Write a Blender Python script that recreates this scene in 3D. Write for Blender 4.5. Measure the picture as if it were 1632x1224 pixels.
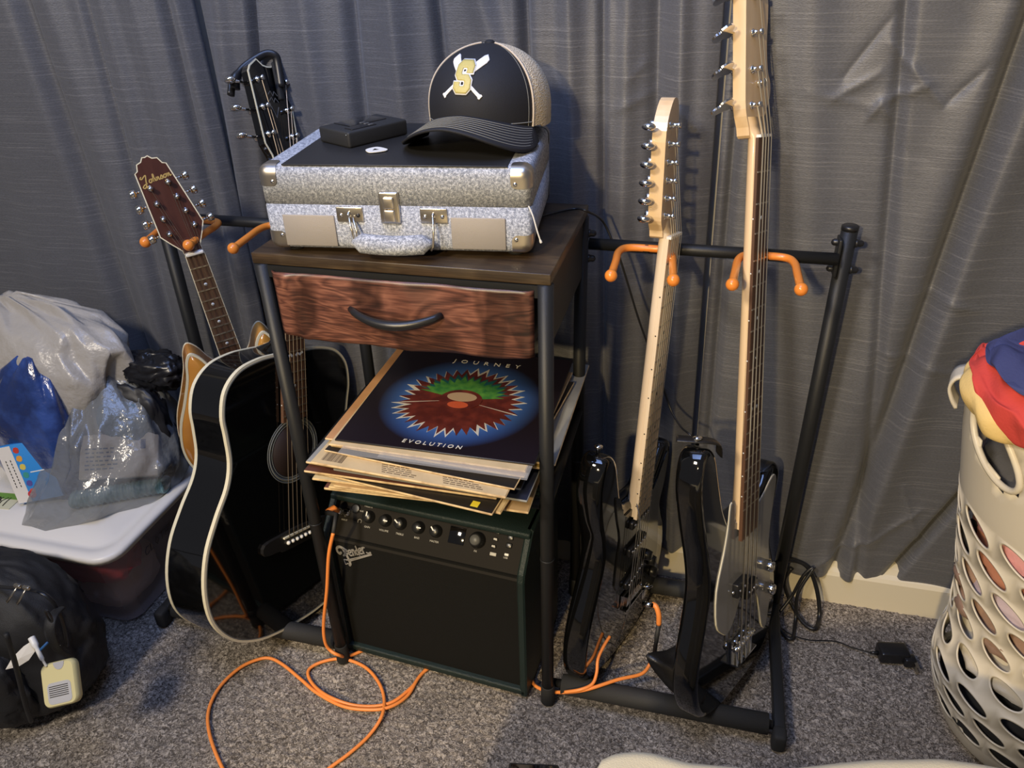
import bpy, bmesh, math, random
from mathutils import Vector, Matrix, noise
random.seed(7)
PI = math.pi
C = bpy.context.scene.collection
for o in list(bpy.data.objects): bpy.data.objects.remove(o)

# ------------------------------------------------------------------ camera
CF, CYAW, CPIT, CROL = 1222.5, 0.26644, 0.53544, -0.03155
CPOS = Vector((0.6343, -0.9178, 1.2585))
_fw = Vector((-math.sin(CYAW)*math.cos(CPIT), math.cos(CYAW)*math.cos(CPIT), -math.sin(CPIT)))
_rt = Vector((math.cos(CYAW), math.sin(CYAW), 0)); _up = _rt.cross(_fw)
_r2 = _rt*math.cos(CROL) + _up*math.sin(CROL); _u2 = -_rt*math.sin(CROL) + _up*math.cos(CROL)
cam = bpy.data.objects.new('camera', bpy.data.cameras.new('camera')); C.objects.link(cam)
cam.data.sensor_width = 36; cam.data.lens = 36*CF/1632; cam.data.clip_start = 0.02
cam.matrix_world = Matrix(((_r2.x, _u2.x, -_fw.x, CPOS.x), (_r2.y, _u2.y, -_fw.y, CPOS.y), (_r2.z, _u2.z, -_fw.z, CPOS.z), (0, 0, 0, 1)))
bpy.context.scene.camera = cam

def PD(px, py, depth):
    return CPOS + (_fw*CF + _r2*(px-816) - _u2*(py-612))*(depth/CF)
def depth_of(p): return (p-CPOS).dot(_fw)
def P(px, py, ax, v):
    """world point where the line of sight of a photo pixel meets the plane axis=v"""
    d = _fw*CF + _r2*(px-816) - _u2*(py-612)
    return CPOS + d*((v-CPOS[ax])/d[ax])

# ------------------------------------------------------------------ world, lights, exposure
sc = bpy.context.scene
w = bpy.data.worlds.new('world'); sc.world = w; w.use_nodes = True
bg = w.node_tree.nodes['Background']; bg.inputs[0].default_value = (0.86, 0.87, 1.0, 1); bg.inputs[1].default_value = 0.11
def lamp(kind, name, loc, target, power, col, **kw):
    l = bpy.data.lights.new(name, kind); l.energy = power; l.color = col
    for k, v in kw.items(): setattr(l, k, v)
    o = bpy.data.objects.new(name, l); C.objects.link(o); o.location = loc
    o.rotation_euler = (Vector(target)-Vector(loc)).to_track_quat('-Z', 'Y').to_euler()
    return o
lamp('SPOT', 'warm_room_lamp', (0.05, -2.6, 1.95), (1.12, 0.35, 0.02), 190, (1.0, 0.76, 0.40), spot_size=math.radians(46), spot_blend=0.35, shadow_soft_size=0.05)
lamp('AREA', 'warm_ceiling_light', (-0.5, -1.9, 2.45), (0.1, 0.3, 0.2), 46, (1.0, 0.88, 0.72), size=0.35)
lamp('AREA', 'cool_window_light', (0.15, -0.30, 2.4), (0.15, 0.42, 1.05), 8.5, (0.34, 0.50, 1.0), size=1.0, spread=math.radians(110))
vs = sc.view_settings
vs.view_transform = 'Standard'; vs.look = 'None'; vs.gamma = 1; vs.use_curve_mapping = False; vs.exposure = 0.22

# ------------------------------------------------------------------ materials
MATS = {}
def mat(name, col, rough=0.5, metal=0.0, noise_=None, bump=None, coat=0.0, sheen=0.0, alpha=1.0, trans=0.0, spec=None, ior=None, sub=0.0):
    m = bpy.data.materials.new(name); MATS[name] = m; m.use_nodes = True
    nt = m.node_tree; b = nt.nodes['Principled BSDF']
    b.inputs['Base Color'].default_value = (*col, 1); b.inputs['Roughness'].default_value = rough
    b.inputs['Metallic'].default_value = metal; b.inputs['Coat Weight'].default_value = coat
    b.inputs['Coat Roughness'].default_value = 0.05
    b.inputs['Sheen Weight'].default_value = sheen; b.inputs['Alpha'].default_value = alpha
    b.inputs['Transmission Weight'].default_value = trans
    if spec is not None: b.inputs['Specular IOR Level'].default_value = spec
    if ior: b.inputs['IOR'].default_value = ior
    if noise_ or bump:
        tc = nt.nodes.new('ShaderNodeTexCoord')
    def tex(kind, scale, stretch):
        mp = nt.nodes.new('ShaderNodeMapping'); mp.inputs['Scale'].default_value = stretch
        nt.links.new(tc.outputs['Object'], mp.inputs[0])
        if kind == 'vor':
            t = nt.nodes.new('ShaderNodeTexVoronoi'); t.inputs['Scale'].default_value = scale; out = t.outputs['Distance']
        elif kind == 'wave':
            t = nt.nodes.new('ShaderNodeTexWave'); t.inputs['Scale'].default_value = scale; out = t.outputs['Fac']
        else:
            t = nt.nodes.new('ShaderNodeTexNoise'); t.inputs['Scale'].default_value = scale; t.inputs['Detail'].default_value = 4; out = t.outputs['Fac']
        nt.links.new(mp.outputs[0], t.inputs['Vector']); return out
    if noise_:
        sc_, col2, lo, hi = noise_[0], noise_[1], noise_[2], noise_[3]
        st = noise_[4] if len(noise_) > 4 else (1, 1, 1)
        out = tex('noise', sc_, st)
        r = nt.nodes.new('ShaderNodeValToRGB'); r.color_ramp.elements[0].position = lo; r.color_ramp.elements[1].position = hi
        r.color_ramp.elements[0].color = (*col, 1); r.color_ramp.elements[1].color = (*col2, 1)
        nt.links.new(out, r.inputs[0]); nt.links.new(r.outputs[0], b.inputs['Base Color'])
    if bump:
        kind, s, strength = bump[:3]; st = bump[3] if len(bump) > 3 else (1, 1, 1); dist = bump[4] if len(bump) > 4 else 0.002
        out = tex(kind, s, st)
        bn = nt.nodes.new('ShaderNodeBump'); bn.inputs['Strength'].default_value = strength; bn.inputs['Distance'].default_value = dist
        nt.links.new(out, bn.inputs['Height']); nt.links.new(bn.outputs[0], b.inputs['Normal'])
    return m

BLACKM = mat('black_powder_steel', (0.013, 0.0135, 0.014), 0.45, 0.0, spec=0.35, bump=('noise', 900, 0.15))
FOAM = mat('black_foam', (0.022, 0.022, 0.021), 0.75, bump=('noise', 700, 0.3))
GLOSS = mat('gloss_black_lacquer', (0.003, 0.003, 0.003), 0.06, coat=0.6)
CREAM = mat('cream_binding', (0.80, 0.72, 0.50), 0.35)
CHROME = mat('chrome', (0.75, 0.74, 0.72), 0.12, 1.0)
NICKEL = mat('brushed_nickel', (0.66, 0.60, 0.51), 0.33, 1.0)
STEEL = mat('string_steel', (0.72, 0.68, 0.60), 0.28, 1.0)
BRONZE = mat('bronze_string', (0.34, 0.28, 0.22), 0.4, 1.0)
MAPLE = mat('maple', (0.72, 0.50, 0.27), 0.32, noise_=(6, (0.80, 0.60, 0.36), 0.3, 0.7, (8, 0.6, 8)), coat=0.3)
MAPLEP = mat('pale_maple', (0.74, 0.57, 0.38), 0.4, noise_=(6, (0.80, 0.66, 0.47), 0.3, 0.7, (8, 0.6, 8)))
ROSE = mat('rosewood', (0.075, 0.036, 0.020), 0.45, noise_=(8, (0.13, 0.065, 0.035), 0.3, 0.75, (14, 0.8, 14)))
BRIDGEW = mat('ebony_bridge', (0.014, 0.013, 0.012), 0.35)
BLACKP = mat('black_plastic', (0.012, 0.012, 0.013), 0.35)
BLACKPM = mat('matt_black_plastic', (0.018, 0.018, 0.018), 0.6, bump=('noise', 900, 0.2))
RUBBER = mat('black_rubber', (0.012, 0.012, 0.012), 0.8)
WHITEP = mat('white_plastic', (0.80, 0.78, 0.72), 0.4)
ORANGE = mat('orange_vinyl', (0.80, 0.25, 0.035), 0.28, coat=0.2)
CABLEO = mat('orange_cable_jacket', (0.92, 0.29, 0.06), 0.42)
TORTO = mat('dark_brown_soundhole', (0.012, 0.004, 0.003), 0.7)
ROSET = mat('grey_rosette_rings', (0.17, 0.18, 0.17), 0.35)
GUARD = mat('grey_pickguard', (0.20, 0.20, 0.20), 0.16)
GUARDE = mat('pickguard_edge', (0.75, 0.70, 0.55), 0.4)
MINT = mat('inlay_pearl', (0.75, 0.76, 0.72), 0.3)

def wood_mat(name, c1, c2, c3, scale=(1.2, 1, 9), rough=0.5, ring=3.0, bumpy=0.25, lines=14, patch=0.5):
    m = bpy.data.materials.new(name); m.use_nodes = True; nt = m.node_tree; b = nt.nodes['Principled BSDF']
    tc = nt.nodes.new('ShaderNodeTexCoord'); mp = nt.nodes.new('ShaderNodeMapping'); mp.inputs['Scale'].default_value = scale
    nt.links.new(tc.outputs['Object'], mp.inputs[0])
    n1 = nt.nodes.new('ShaderNodeTexNoise'); n1.inputs['Scale'].default_value = ring; n1.inputs['Detail'].default_value = 3; n1.inputs['Distortion'].default_value = 0.9
    nt.links.new(mp.outputs[0], n1.inputs['Vector'])
    mu = nt.nodes.new('ShaderNodeMath'); mu.operation = 'MULTIPLY'; mu.inputs[1].default_value = lines
    fr = nt.nodes.new('ShaderNodeMath'); fr.operation = 'PINGPONG'; fr.inputs[1].default_value = 1.0
    nt.links.new(n1.outputs['Fac'], mu.inputs[0]); nt.links.new(mu.outputs[0], fr.inputs[0])
    n2 = nt.nodes.new('ShaderNodeTexNoise'); n2.inputs['Scale'].default_value = ring*9; n2.inputs['Detail'].default_value = 6
    mp2 = nt.nodes.new('ShaderNodeMapping'); mp2.inputs['Scale'].default_value = (scale[0], scale[1], scale[2]*2.2)
    nt.links.new(tc.outputs['Object'], mp2.inputs[0]); nt.links.new(mp2.outputs[0], n2.inputs['Vector'])
    mx = nt.nodes.new('ShaderNodeMath'); mx.operation = 'MULTIPLY_ADD'; mx.inputs[1].default_value = 0.30
    nt.links.new(fr.outputs[0], mx.inputs[0]); 
    sb = nt.nodes.new('ShaderNodeMath'); sb.operation = 'MULTIPLY'; sb.inputs[1].default_value = 0.88
    nt.links.new(n2.outputs['Fac'], sb.inputs[0]); nt.links.new(sb.outputs[0], mx.inputs[2])
    r = nt.nodes.new('ShaderNodeValToRGB'); e = r.color_ramp.elements
    e[0].position = 0.30; e[0].color = (*c1, 1); e[1].position = 0.82; e[1].color = (*c3, 1)
    k = e.new(0.55); k.color = (*c2, 1)
    nt.links.new(mx.outputs[0], r.inputs[0])
    n3 = nt.nodes.new('ShaderNodeTexNoise'); n3.inputs['Scale'].default_value = 7; n3.inputs['Detail'].default_value = 2; n3.inputs['Distortion'].default_value = 0.6
    mp3 = nt.nodes.new('ShaderNodeMapping'); mp3.inputs['Rotation'].default_value = (0, 0.7, 0); mp3.inputs['Scale'].default_value = (2.0, 1, 0.9); nt.links.new(tc.outputs['Object'], mp3.inputs[0]); nt.links.new(mp3.outputs[0], n3.inputs['Vector'])
    r3 = nt.nodes.new('ShaderNodeValToRGB'); r3.color_ramp.elements[0].position = 0.42; r3.color_ramp.elements[0].color = (patch, patch*0.92, patch*0.88, 1); r3.color_ramp.elements[1].position = 0.56
    nt.links.new(n3.outputs['Fac'], r3.inputs[0])
    mm = nt.nodes.new('ShaderNodeMix'); mm.data_type = 'RGBA'; mm.blend_type = 'MULTIPLY'; mm.inputs[0].default_value = 1
    nt.links.new(r.outputs[0], mm.inputs[6]); nt.links.new(r3.outputs[0], mm.inputs[7]); nt.links.new(mm.outputs[2], b.inputs['Base Color'])
    b.inputs['Roughness'].default_value = rough
    bn = nt.nodes.new('ShaderNodeBump'); bn.inputs['Strength'].default_value = bumpy; bn.inputs['Distance'].default_value = 0.001
    nt.links.new(mx.outputs[0], bn.inputs['Height']); nt.links.new(bn.outputs[0], b.inputs['Normal'])
    return m
TABLEW = wood_mat('rustic_brown_board', (0.030, 0.019, 0.011), (0.046, 0.030, 0.016), (0.085, 0.055, 0.028), (1.0, 6, 6), 0.40, 2.6, 0.25, 8, 0.7)
DRAWERW = wood_mat('wood_print_fabric', (0.038, 0.016, 0.012), (0.115, 0.043, 0.028), (0.24, 0.10, 0.062), (1.3, 1, 9.0), 0.38, 2.0, 0.12, 34, 0.36)

def carpet_mat():
    m = bpy.data.materials.new('carpet'); m.use_nodes = True; nt = m.node_tree; b = nt.nodes['Principled BSDF']
    tc = nt.nodes.new('ShaderNodeTexCoord')
    n1 = nt.nodes.new('ShaderNodeTexNoise'); n1.inputs['Scale'].default_value = 190; n1.inputs['Detail'].default_value = 3; n1.inputs['Distortion'].default_value = 1.2
    n2 = nt.nodes.new('ShaderNodeTexNoise'); n2.inputs['Scale'].default_value = 9; n2.inputs['Detail'].default_value = 3
    nt.links.new(tc.outputs['Object'], n1.inputs['Vector']); nt.links.new(tc.outputs['Object'], n2.inputs['Vector'])
    r = nt.nodes.new('ShaderNodeValToRGB'); e = r.color_ramp.elements
    e[0].position = 0.34; e[0].color = (0.085, 0.072, 0.060, 1); e[1].position = 0.66; e[1].color = (0.52, 0.46, 0.395, 1)
    k = e.new(0.5); k.color = (0.240, 0.208, 0.176, 1)
    nt.links.new(n1.outputs['Fac'], r.inputs[0])
    r2 = nt.nodes.new('ShaderNodeValToRGB'); r2.color_ramp.elements[0].position = 0.35; r2.color_ramp.elements[0].color = (0.80, 0.80, 0.80, 1); r2.color_ramp.elements[1].position = 0.65
    nt.links.new(n2.outputs['Fac'], r2.inputs[0])
    mx = nt.nodes.new('ShaderNodeMix'); mx.data_type = 'RGBA'; mx.blend_type = 'MULTIPLY'; mx.inputs[0].default_value = 1
    nt.links.new(r.outputs[0], mx.inputs[6]); nt.links.new(r2.outputs[0], mx.inputs[7]); nt.links.new(mx.outputs[2], b.inputs['Base Color'])
    bn = nt.nodes.new('ShaderNodeBump'); bn.inputs['Strength'].default_value = 0.9; bn.inputs['Distance'].default_value = 0.004
    nt.links.new(n1.outputs['Fac'], bn.inputs['Height']); nt.links.new(bn.outputs[0], b.inputs['Normal'])
    b.inputs['Roughness'].default_value = 0.95; b.inputs['Specular IOR Level'].default_value = 0.1
    return m
def curtain_mat():
    m = bpy.data.materials.new('curtain_slub_weave'); m.use_nodes = True; nt = m.node_tree; b = nt.nodes['Principled BSDF']
    tc = nt.nodes.new('ShaderNodeTexCoord')
    def nz(s, st, det=4):
        mp = nt.nodes.new('ShaderNodeMapping'); mp.inputs['Scale'].default_value = st; nt.links.new(tc.outputs['Object'], mp.inputs[0])
        n = nt.nodes.new('ShaderNodeTexNoise'); n.inputs['Scale'].default_value = s; n.inputs['Detail'].default_value = det
        nt.links.new(mp.outputs[0], n.inputs['Vector']); return n.outputs['Fac']
    slub = nz(1, (7, 7, 430), 1); fine = nz(1, (240, 240, 1000), 2)
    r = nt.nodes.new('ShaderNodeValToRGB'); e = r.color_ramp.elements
    e[0].position = 0.56; e[0].color = (0.098, 0.100, 0.110, 1); e[1].position = 0.76; e[1].color = (0.152, 0.152, 0.160, 1)  # grey cloth; the faint blue stands in for cool daylight on it
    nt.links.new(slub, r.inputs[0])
    r2 = nt.nodes.new('ShaderNodeValToRGB'); r2.color_ramp.elements[0].position = 0.3; r2.color_ramp.elements[0].color = (0.82, 0.82, 0.82, 1); r2.color_ramp.elements[1].position = 0.7; r2.color_ramp.elements[1].color = (1.15, 1.15, 1.15, 1)
    nt.links.new(fine, r2.inputs[0])
    mx = nt.nodes.new('ShaderNodeMix'); mx.data_type = 'RGBA'; mx.blend_type = 'MULTIPLY'; mx.inputs[0].default_value = 1
    nt.links.new(r.outputs[0], mx.inputs[6]); nt.links.new(r2.outputs[0], mx.inputs[7]); nt.links.new(mx.outputs[2], b.inputs['Base Color'])
    ad = nt.nodes.new('ShaderNodeMath'); ad.operation = 'MULTIPLY_ADD'; ad.inputs[1].default_value = 0.6
    nt.links.new(slub, ad.inputs[0]); nt.links.new(fine, ad.inputs[2])
    bn = nt.nodes.new('ShaderNodeBump'); bn.inputs['Strength'].default_value = 0.35; bn.inputs['Distance'].default_value = 0.0012
    nt.links.new(ad.outputs[0], bn.inputs['Height']); nt.links.new(bn.outputs[0], b.inputs['Normal'])
    b.inputs['Roughness'].default_value = 0.46; b.inputs['Specular IOR Level'].default_value = 0.55; b.inputs['Sheen Weight'].default_value = 0.15
    return m
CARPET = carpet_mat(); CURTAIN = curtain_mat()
WALLM = mat('wall_paint', (0.50, 0.48, 0.44), 0.7, bump=('noise', 120, 0.1))
TRIMM = mat('white_trim_paint', (0.70, 0.64, 0.50), 0.4)

# ------------------------------------------------------------------ mesh builder
class MB:
    def __init__(s): s.v = []; s.f = []; s.m = []; s.sm = []
    def add(s, vs, fs, M=None, mi=0, smooth=False):
        b = len(s.v)
        s.v.extend([tuple(M @ Vector(v)) if M is not None else tuple(v) for v in vs])
        for f in fs: s.f.append(tuple(i+b for i in f)); s.m.append(mi); s.sm.append(smooth)
        return s
    def box(s, c, d, M=None, mi=0):
        x, y, z = d[0]/2, d[1]/2, d[2]/2
        vs = [(c[0]+i*x, c[1]+j*y, c[2]+k*z) for i in (-1, 1) for j in (-1, 1) for k in (-1, 1)]
        return s.add(vs, [(0, 1, 3, 2), (4, 6, 7, 5), (0, 4, 5, 1), (2, 3, 7, 6), (0, 2, 6, 4), (1, 5, 7, 3)], M, mi)
    def rbox(s, c, d, r, M=None, mi=0, n=3, fn=None):
        """box with rounded edges"""
        h = [k/2 for k in d]; r = min(r, min(h)*0.999)
        def ax(hh):
            a = [-hh + r*(1-math.cos(PI/2*i/n)) for i in range(n+1)]
            return a + [-k for k in reversed(a)]
        A = [ax(k) for k in h]; N = 2*n+2; idx = {}; vs = []; fs = []
        def vid(i, j, k):
            if (i, j, k) in idx: return idx[(i, j, k)]
            p = Vector((A[0][i], A[1][j], A[2][k])); q = Vector([max(-(h[t]-r), min(h[t]-r, p[t])) for t in range(3)])
            dd = p-q
            if dd.length > 1e-9: p = q + dd.normalized()*r
            p = p + Vector(c)
            if fn: p = fn(p)
            idx[(i, j, k)] = len(vs); vs.append(p); return idx[(i, j, k)]
        E = N-1
        for a in range(E):
            for b in range(E):
                fs.append((vid(a, b, 0), vid(a, b+1, 0), vid(a+1, b+1, 0), vid(a+1, b, 0)))
                fs.append((vid(a, b, E), vid(a+1, b, E), vid(a+1, b+1, E), vid(a, b+1, E)))
                fs.append((vid(a, 0, b), vid(a+1, 0, b), vid(a+1, 0, b+1), vid(a, 0, b+1)))
                fs.append((vid(a, E, b), vid(a, E, b+1), vid(a+1, E, b+1), vid(a+1, E, b)))
                fs.append((vid(0, a, b), vid(0, a, b+1), vid(0, a+1, b+1), vid(0, a+1, b)))
                fs.append((vid(E, a, b), vid(E, a+1, b), vid(E, a+1, b+1), vid(E, a, b+1)))
        return s.add(vs, fs, M, mi, True)
    def tube(s, pts, r, seg=10, M=None, mi=0, closed=False, caps=True, flat=None):
        pts = [Vector(p) for p in pts]; n = len(pts)
        rs = r if isinstance(r, (list, tuple)) else [r]*n
        vs = []; fs = []; up = None
        for i, p in enumerate(pts):
            if closed: t = pts[(i+1) % n]-pts[i-1]
            else: t = pts[min(i+1, n-1)]-pts[max(i-1, 0)]
            t.normalize()
            if up is None:
                up = Vector((0, 0, 1)) if abs(t.z) < 0.9 else Vector((1, 0, 0))
            a = t.cross(up)
            if a.length < 1e-6: a = t.cross(Vector((0.3, 1, 0.1)))
            a.normalize(); b = a.cross(t).normalized(); up = b
            for k in range(seg):
                th = 2*PI*k/seg; ca, sa = math.cos(th), math.sin(th)
                if flat: vs.append(p + a*ca*rs[i] + b*sa*rs[i]*flat)
                else: vs.append(p + a*ca*rs[i] + b*sa*rs[i])
        m = n if closed else n-1
        for i in range(m):
            for k in range(seg):
                k2 = (k+1) % seg; j = (i+1) % n
                fs.append((i*seg+k, i*seg+k2, j*seg+k2, j*seg+k))
        if caps and not closed:
            fs.append(tuple(range(seg-1, -1, -1))); fs.append(tuple((n-1)*seg+k for k in range(seg)))
        return s.add(vs, fs, M, mi, seg > 6)
    def lathe(s, prof, seg=24, M=None, mi=0, smooth=True):
        """profile of (radius, z)"""
        vs = []; fs = []; n = len(prof)
        for r, z in prof:
            for k in range(seg): vs.append((r*math.cos(2*PI*k/seg), r*math.sin(2*PI*k/seg), z))
        for i in range(n-1):
            for k in range(seg): fs.append((i*seg+k, i*seg+(k+1) % seg, (i+1)*seg+(k+1) % seg, (i+1)*seg+k))
        if prof[0][0] > 1e-6: fs.append(tuple(range(seg-1, -1, -1)))
        if prof[-1][0] > 1e-6: fs.append(tuple((n-1)*seg+k for k in range(seg)))
        return s.add(vs, fs, M, mi, smooth)
    def stack(s, loops, M=None, mi=0, smooth=True, caps=(True, True), capmi=None):
        """loops: lists of equal length of 3-D points, joined one to the next"""
        n = len(loops[0]); vs = [p for l in loops for p in l]; fs = []
        for i in range(len(loops)-1):
            for k in range(n): fs.append((i*n+k, i*n+(k+1) % n, (i+1)*n+(k+1) % n, (i+1)*n+k))
        s.add(vs, fs, M, mi, smooth)
        if caps[0]: s.add(loops[0], [tuple(range(n-1, -1, -1))], M, mi if capmi is None else capmi)
        if caps[1]: s.add(loops[-1], [tuple(range(n))], M, mi if capmi is None else capmi)
        return s
    def prism(s, poly, z0, z1, M=None, mi=0):
        return s.stack([[(x, y, z0) for x, y in poly], [(x, y, z1) for x, y in poly]], M, mi, smooth=False)
    def grid(s, fn, nu, nv, M=None, mi=0, wrap=False):
        vs = [fn(i/nu, j/nv) for i in range(nu + (0 if wrap else 1)) for j in range(nv+1)]
        fs = []; w_ = nv+1; N = nu
        for i in range(N):
            i2 = (i+1) % nu if wrap else i+1
            for j in range(nv): fs.append((i*w_+j, i2*w_+j, i2*w_+j+1, i*w_+j+1))
        return s.add(vs, fs, M, mi, True)
    def build(s, name, mats, parent=None, mw=None, fix=True, solid=0, kind=None, label=None):
        me = bpy.data.meshes.new(name); me.from_pydata(s.v, [], s.f)
        if not isinstance(mats, (list, tuple)): mats = [mats]
        for m in mats: me.materials.append(m)
        me.polygons.foreach_set('material_index', s.m); me.polygons.foreach_set('use_smooth', s.sm)
        if fix:
            bm = bmesh.new(); bm.from_mesh(me); bmesh.ops.recalc_face_normals(bm, faces=bm.faces[:]); bm.to_mesh(me); bm.free()
        me.update()
        o = bpy.data.objects.new(name, me); C.objects.link(o)
        if parent is not None: o.parent = parent
        if mw is not None: o.matrix_world = mw
        if solid:
            md = o.modifiers.new('thickness', 'SOLIDIFY'); md.thickness = solid; md.offset = 0
        if kind: o['kind'] = kind
        if label: o['label'] = label
        return o
def tag(o, label, cat, group=None):
    o['label'] = label; o['category'] = cat
    if group: o['group'] = group
    return o
def thing(name, label, cat, mw=None, group=None):
    o = bpy.data.objects.new(name, None); C.objects.link(o); o.empty_display_size = 0.02
    if mw is not None: o.matrix_world = mw
    return tag(o, label, cat, group)
def T(x, y, z): return Matrix.Translation((x, y, z))
def RZ(a): return Matrix.Rotation(a, 4, 'Z')
def RX(a): return Matrix.Rotation(a, 4, 'X')
def RY(a): return Matrix.Rotation(a, 4, 'Y')
def frame(o, x, y, z, s=1.0):
    o = Vector(o); x = Vector(x)*s; y = Vector(y)*s; z = Vector(z)*s
    return Matrix(((x.x, y.x, z.x, o.x), (x.y, y.y, z.y, o.y), (x.z, y.z, z.z, o.z), (0, 0, 0, 1)))
def cat_rom(pts, n=6, closed=True):
    out = []; N = len(pts); D = len(pts[0])
    rng = range(N) if closed else range(N-1)
    for i in rng:
        if closed: p = [pts[(i+k-1) % N] for k in range(4)]
        else: p = [pts[max(0, min(N-1, i+k-1))] for k in range(4)]
        for j in range(n):
            t = j/n
            out.append(tuple(0.5*((2*p[1][d]) + (-p[0][d]+p[2][d])*t + (2*p[0][d]-5*p[1][d]+4*p[2][d]-p[3][d])*t*t + (-p[0][d]+3*p[1][d]-3*p[2][d]+p[3][d])*t**3) for d in range(D)))
    if not closed: out.append(tuple(pts[-1]))
    return out
def inset(poly, d):
    """move a smooth closed 2-D outline inwards by d (outwards when negative)"""
    n = len(poly); A = sum(poly[i][0]*poly[(i+1) % n][1]-poly[(i+1) % n][0]*poly[i][1] for i in range(n))
    sg = 1 if A > 0 else -1; out = []
    for i in range(n):
        a, b = poly[i-1], poly[(i+1) % n]; tx, ty = b[0]-a[0], b[1]-a[1]; l = math.hypot(tx, ty) or 1
        out.append((poly[i][0] - sg*ty/l*d, poly[i][1] + sg*tx/l*d))
    return out
def ribbon(pts, w_, closed=False):
    """flat stroke outline: returns quads for a polyline"""
    pts = [Vector((p[0], p[1])) for p in pts]; n = len(pts); L = []; R = []
    for i in range(n):
        t = pts[min(i+1, n-1)]-pts[max(i-1, 0)]; t.normalize(); nrm = Vector((-t.y, t.x))
        ww = (w_[i] if isinstance(w_, (list, tuple)) else w_)/2
        L.append(pts[i]+nrm*ww); R.append(pts[i]-nrm*ww)
    return L, R
def stroke(mb, pts, w_, z, M=None, mi=0, th=0.0006):
    L, R = ribbon(pts, w_); n = len(pts)
    vs = [(p.x, p.y, z+th) for p in L]+[(p.x, p.y, z+th) for p in R]+[(p.x, p.y, z) for p in L]+[(p.x, p.y, z) for p in R]
    fs = []
    for i in range(n-1):
        fs += [(i, i+1, n+i+1, n+i), (2*n+i, 3*n+i, 3*n+i+1, 2*n+i+1), (i, 2*n+i, 2*n+i+1, i+1), (n+i, n+i+1, 3*n+i+1, 3*n+i)]
    fs += [(0, n, 3*n, 2*n), (n-1, 3*n-1, 4*n-1, 2*n-1)]
    mb.add(vs, fs, M, mi)
def text_obj(name, body, size, m, parent, M, shear=0.0, ext=0.0002, spacing=1.0, align='LEFT'):
    cu = bpy.data.curves.new(name, 'FONT'); cu.body = body; cu.size = size; cu.shear = shear; cu.extrude = ext; cu.space_character = spacing
    cu.align_x = align; cu.resolution_u = 2
    tmp = bpy.data.objects.new('tmp', cu); C.objects.link(tmp)
    dg = bpy.context.evaluated_depsgraph_get(); me = bpy.data.meshes.new_from_object(tmp.evaluated_get(dg))
    bpy.data.objects.remove(tmp); me.materials.clear(); me.materials.append(m); me.name = name
    o = bpy.data.objects.new(name, me); C.objects.link(o); o.parent = parent
    o.matrix_basis = M
    return o
def fbm(p, oct_=3):
    a = 0; amp = 1; q = Vector(p)
    for _ in range(oct_): a += amp*noise.noise(q); q = q*2.03; amp *= 0.5
    return a
def ridge(p): return 1-2*abs(noise.noise(Vector(p)))

# ------------------------------------------------------------------ the setting
WY = 0.445
m_ = MB()
def fl(u, v):
    x = -1.0+u*2.5; y = -0.75+v*1.18
    z = 0.0035*noise.noise(Vector((x*130, y*130, 0))) + 0.002*noise.noise(Vector((x*40, y*40, 3))) - 0.003
    return (x, y, z)
m_.grid(fl, 760, 360)
o = m_.build('floor', CARPET, fix=False); o['kind'] = 'structure'
m_ = MB(); m_.box((0.2, -1.9, -0.03), (5.4, 4.7, 0.04)); o = m_.build('floor', CARPET); o['kind'] = 'structure'
m_ = MB(); m_.box((0.2, WY+0.05, 1.25), (5.4, 0.1, 2.6)); o = m_.build('wall_back', WALLM); o['kind'] = 'structure'
m_ = MB()
bp = [(0.384, -0.01), (0.384, 0.072), (0.388, 0.080), (0.396, 0.086), (0.400, 0.098), (0.412, 0.104), (WY, 0.106), (WY, -0.01)]
m_.stack([[(x, a, b) for a, b in bp] for x in (-2.5, 2.9)], smooth=False)
o = m_.build('baseboard_back', TRIMM); o['kind'] = 'structure'

# curtains: three panels hanging in front of the window wall
def fold_line(a, b):
    """two photo pixels on the fold -> x as a function of z"""
    A = P(a[0], a[1], 1, 0.37); B = P(b[0], b[1], 1, 0.37)
    k = (B.x-A.x)/(B.z-A.z)
    return lambda z: A.x+(z-A.z)*k
def curtain(name, label, xl, xr, hem, folds, waves, seed, nx=260, nz=170, ztop=1.55, y0=0.385, creases=()):
    segs = [((P(a, b, 1, 0.375)), (P(c, d, 1, 0.375)), am) for a, b, c, d, am in creases]
    mb = MB()
    def fn(u, v):
        z0 = hem(xl(0.1)+(xr(0.1)-xl(0.1))*u)
        z = z0+(ztop-z0)*v
        x = xl(z)+(xr(z)-xl(z))*u
        y = y0
        for fx, amp, w_ in folds:
            d = (x-fx(z))/w_
            y += 1.5*amp*math.exp(-d*d)
        for fr_, amp, ph in waves:
            y += amp*math.sin(x*fr_+ph+0.5*math.sin(z*2.3+seed))
        y += 0.0060*noise.noise(Vector((x*7+seed, z*2.0, seed))) + 0.0022*max(0, ridge((x*6+seed, z*5+x*5, seed*2.0))-0.6)
        for A_, B_2, am in segs:
            dx, dz = B_2.x-A_.x, B_2.z-A_.z; L2 = dx*dx+dz*dz; t = max(0, min(1, ((x-A_.x)*dx+(z-A_.z)*dz)/L2))
            d = math.hypot(x-A_.x-dx*t, z-A_.z-dz*t)
            if d < 0.03: y -= am*math.exp(-d/0.006)*(0.3+0.7*math.sin(PI*(0.1+0.8*t)))
        e = min(u, 1-u)
        if e < 0.03: y += 0.010*(1-e/0.03)**2
        return (x, min(y + 0.008*max(0, min(1, (z-0.5)/0.3)), 0.438), z)
    mb.grid(fn, nx, nz)
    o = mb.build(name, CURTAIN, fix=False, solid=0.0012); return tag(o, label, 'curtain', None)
gap1 = fold_line((292, 0), (404, 490)); gap2 = fold_line((1160, 0), (1092, 880))
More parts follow.
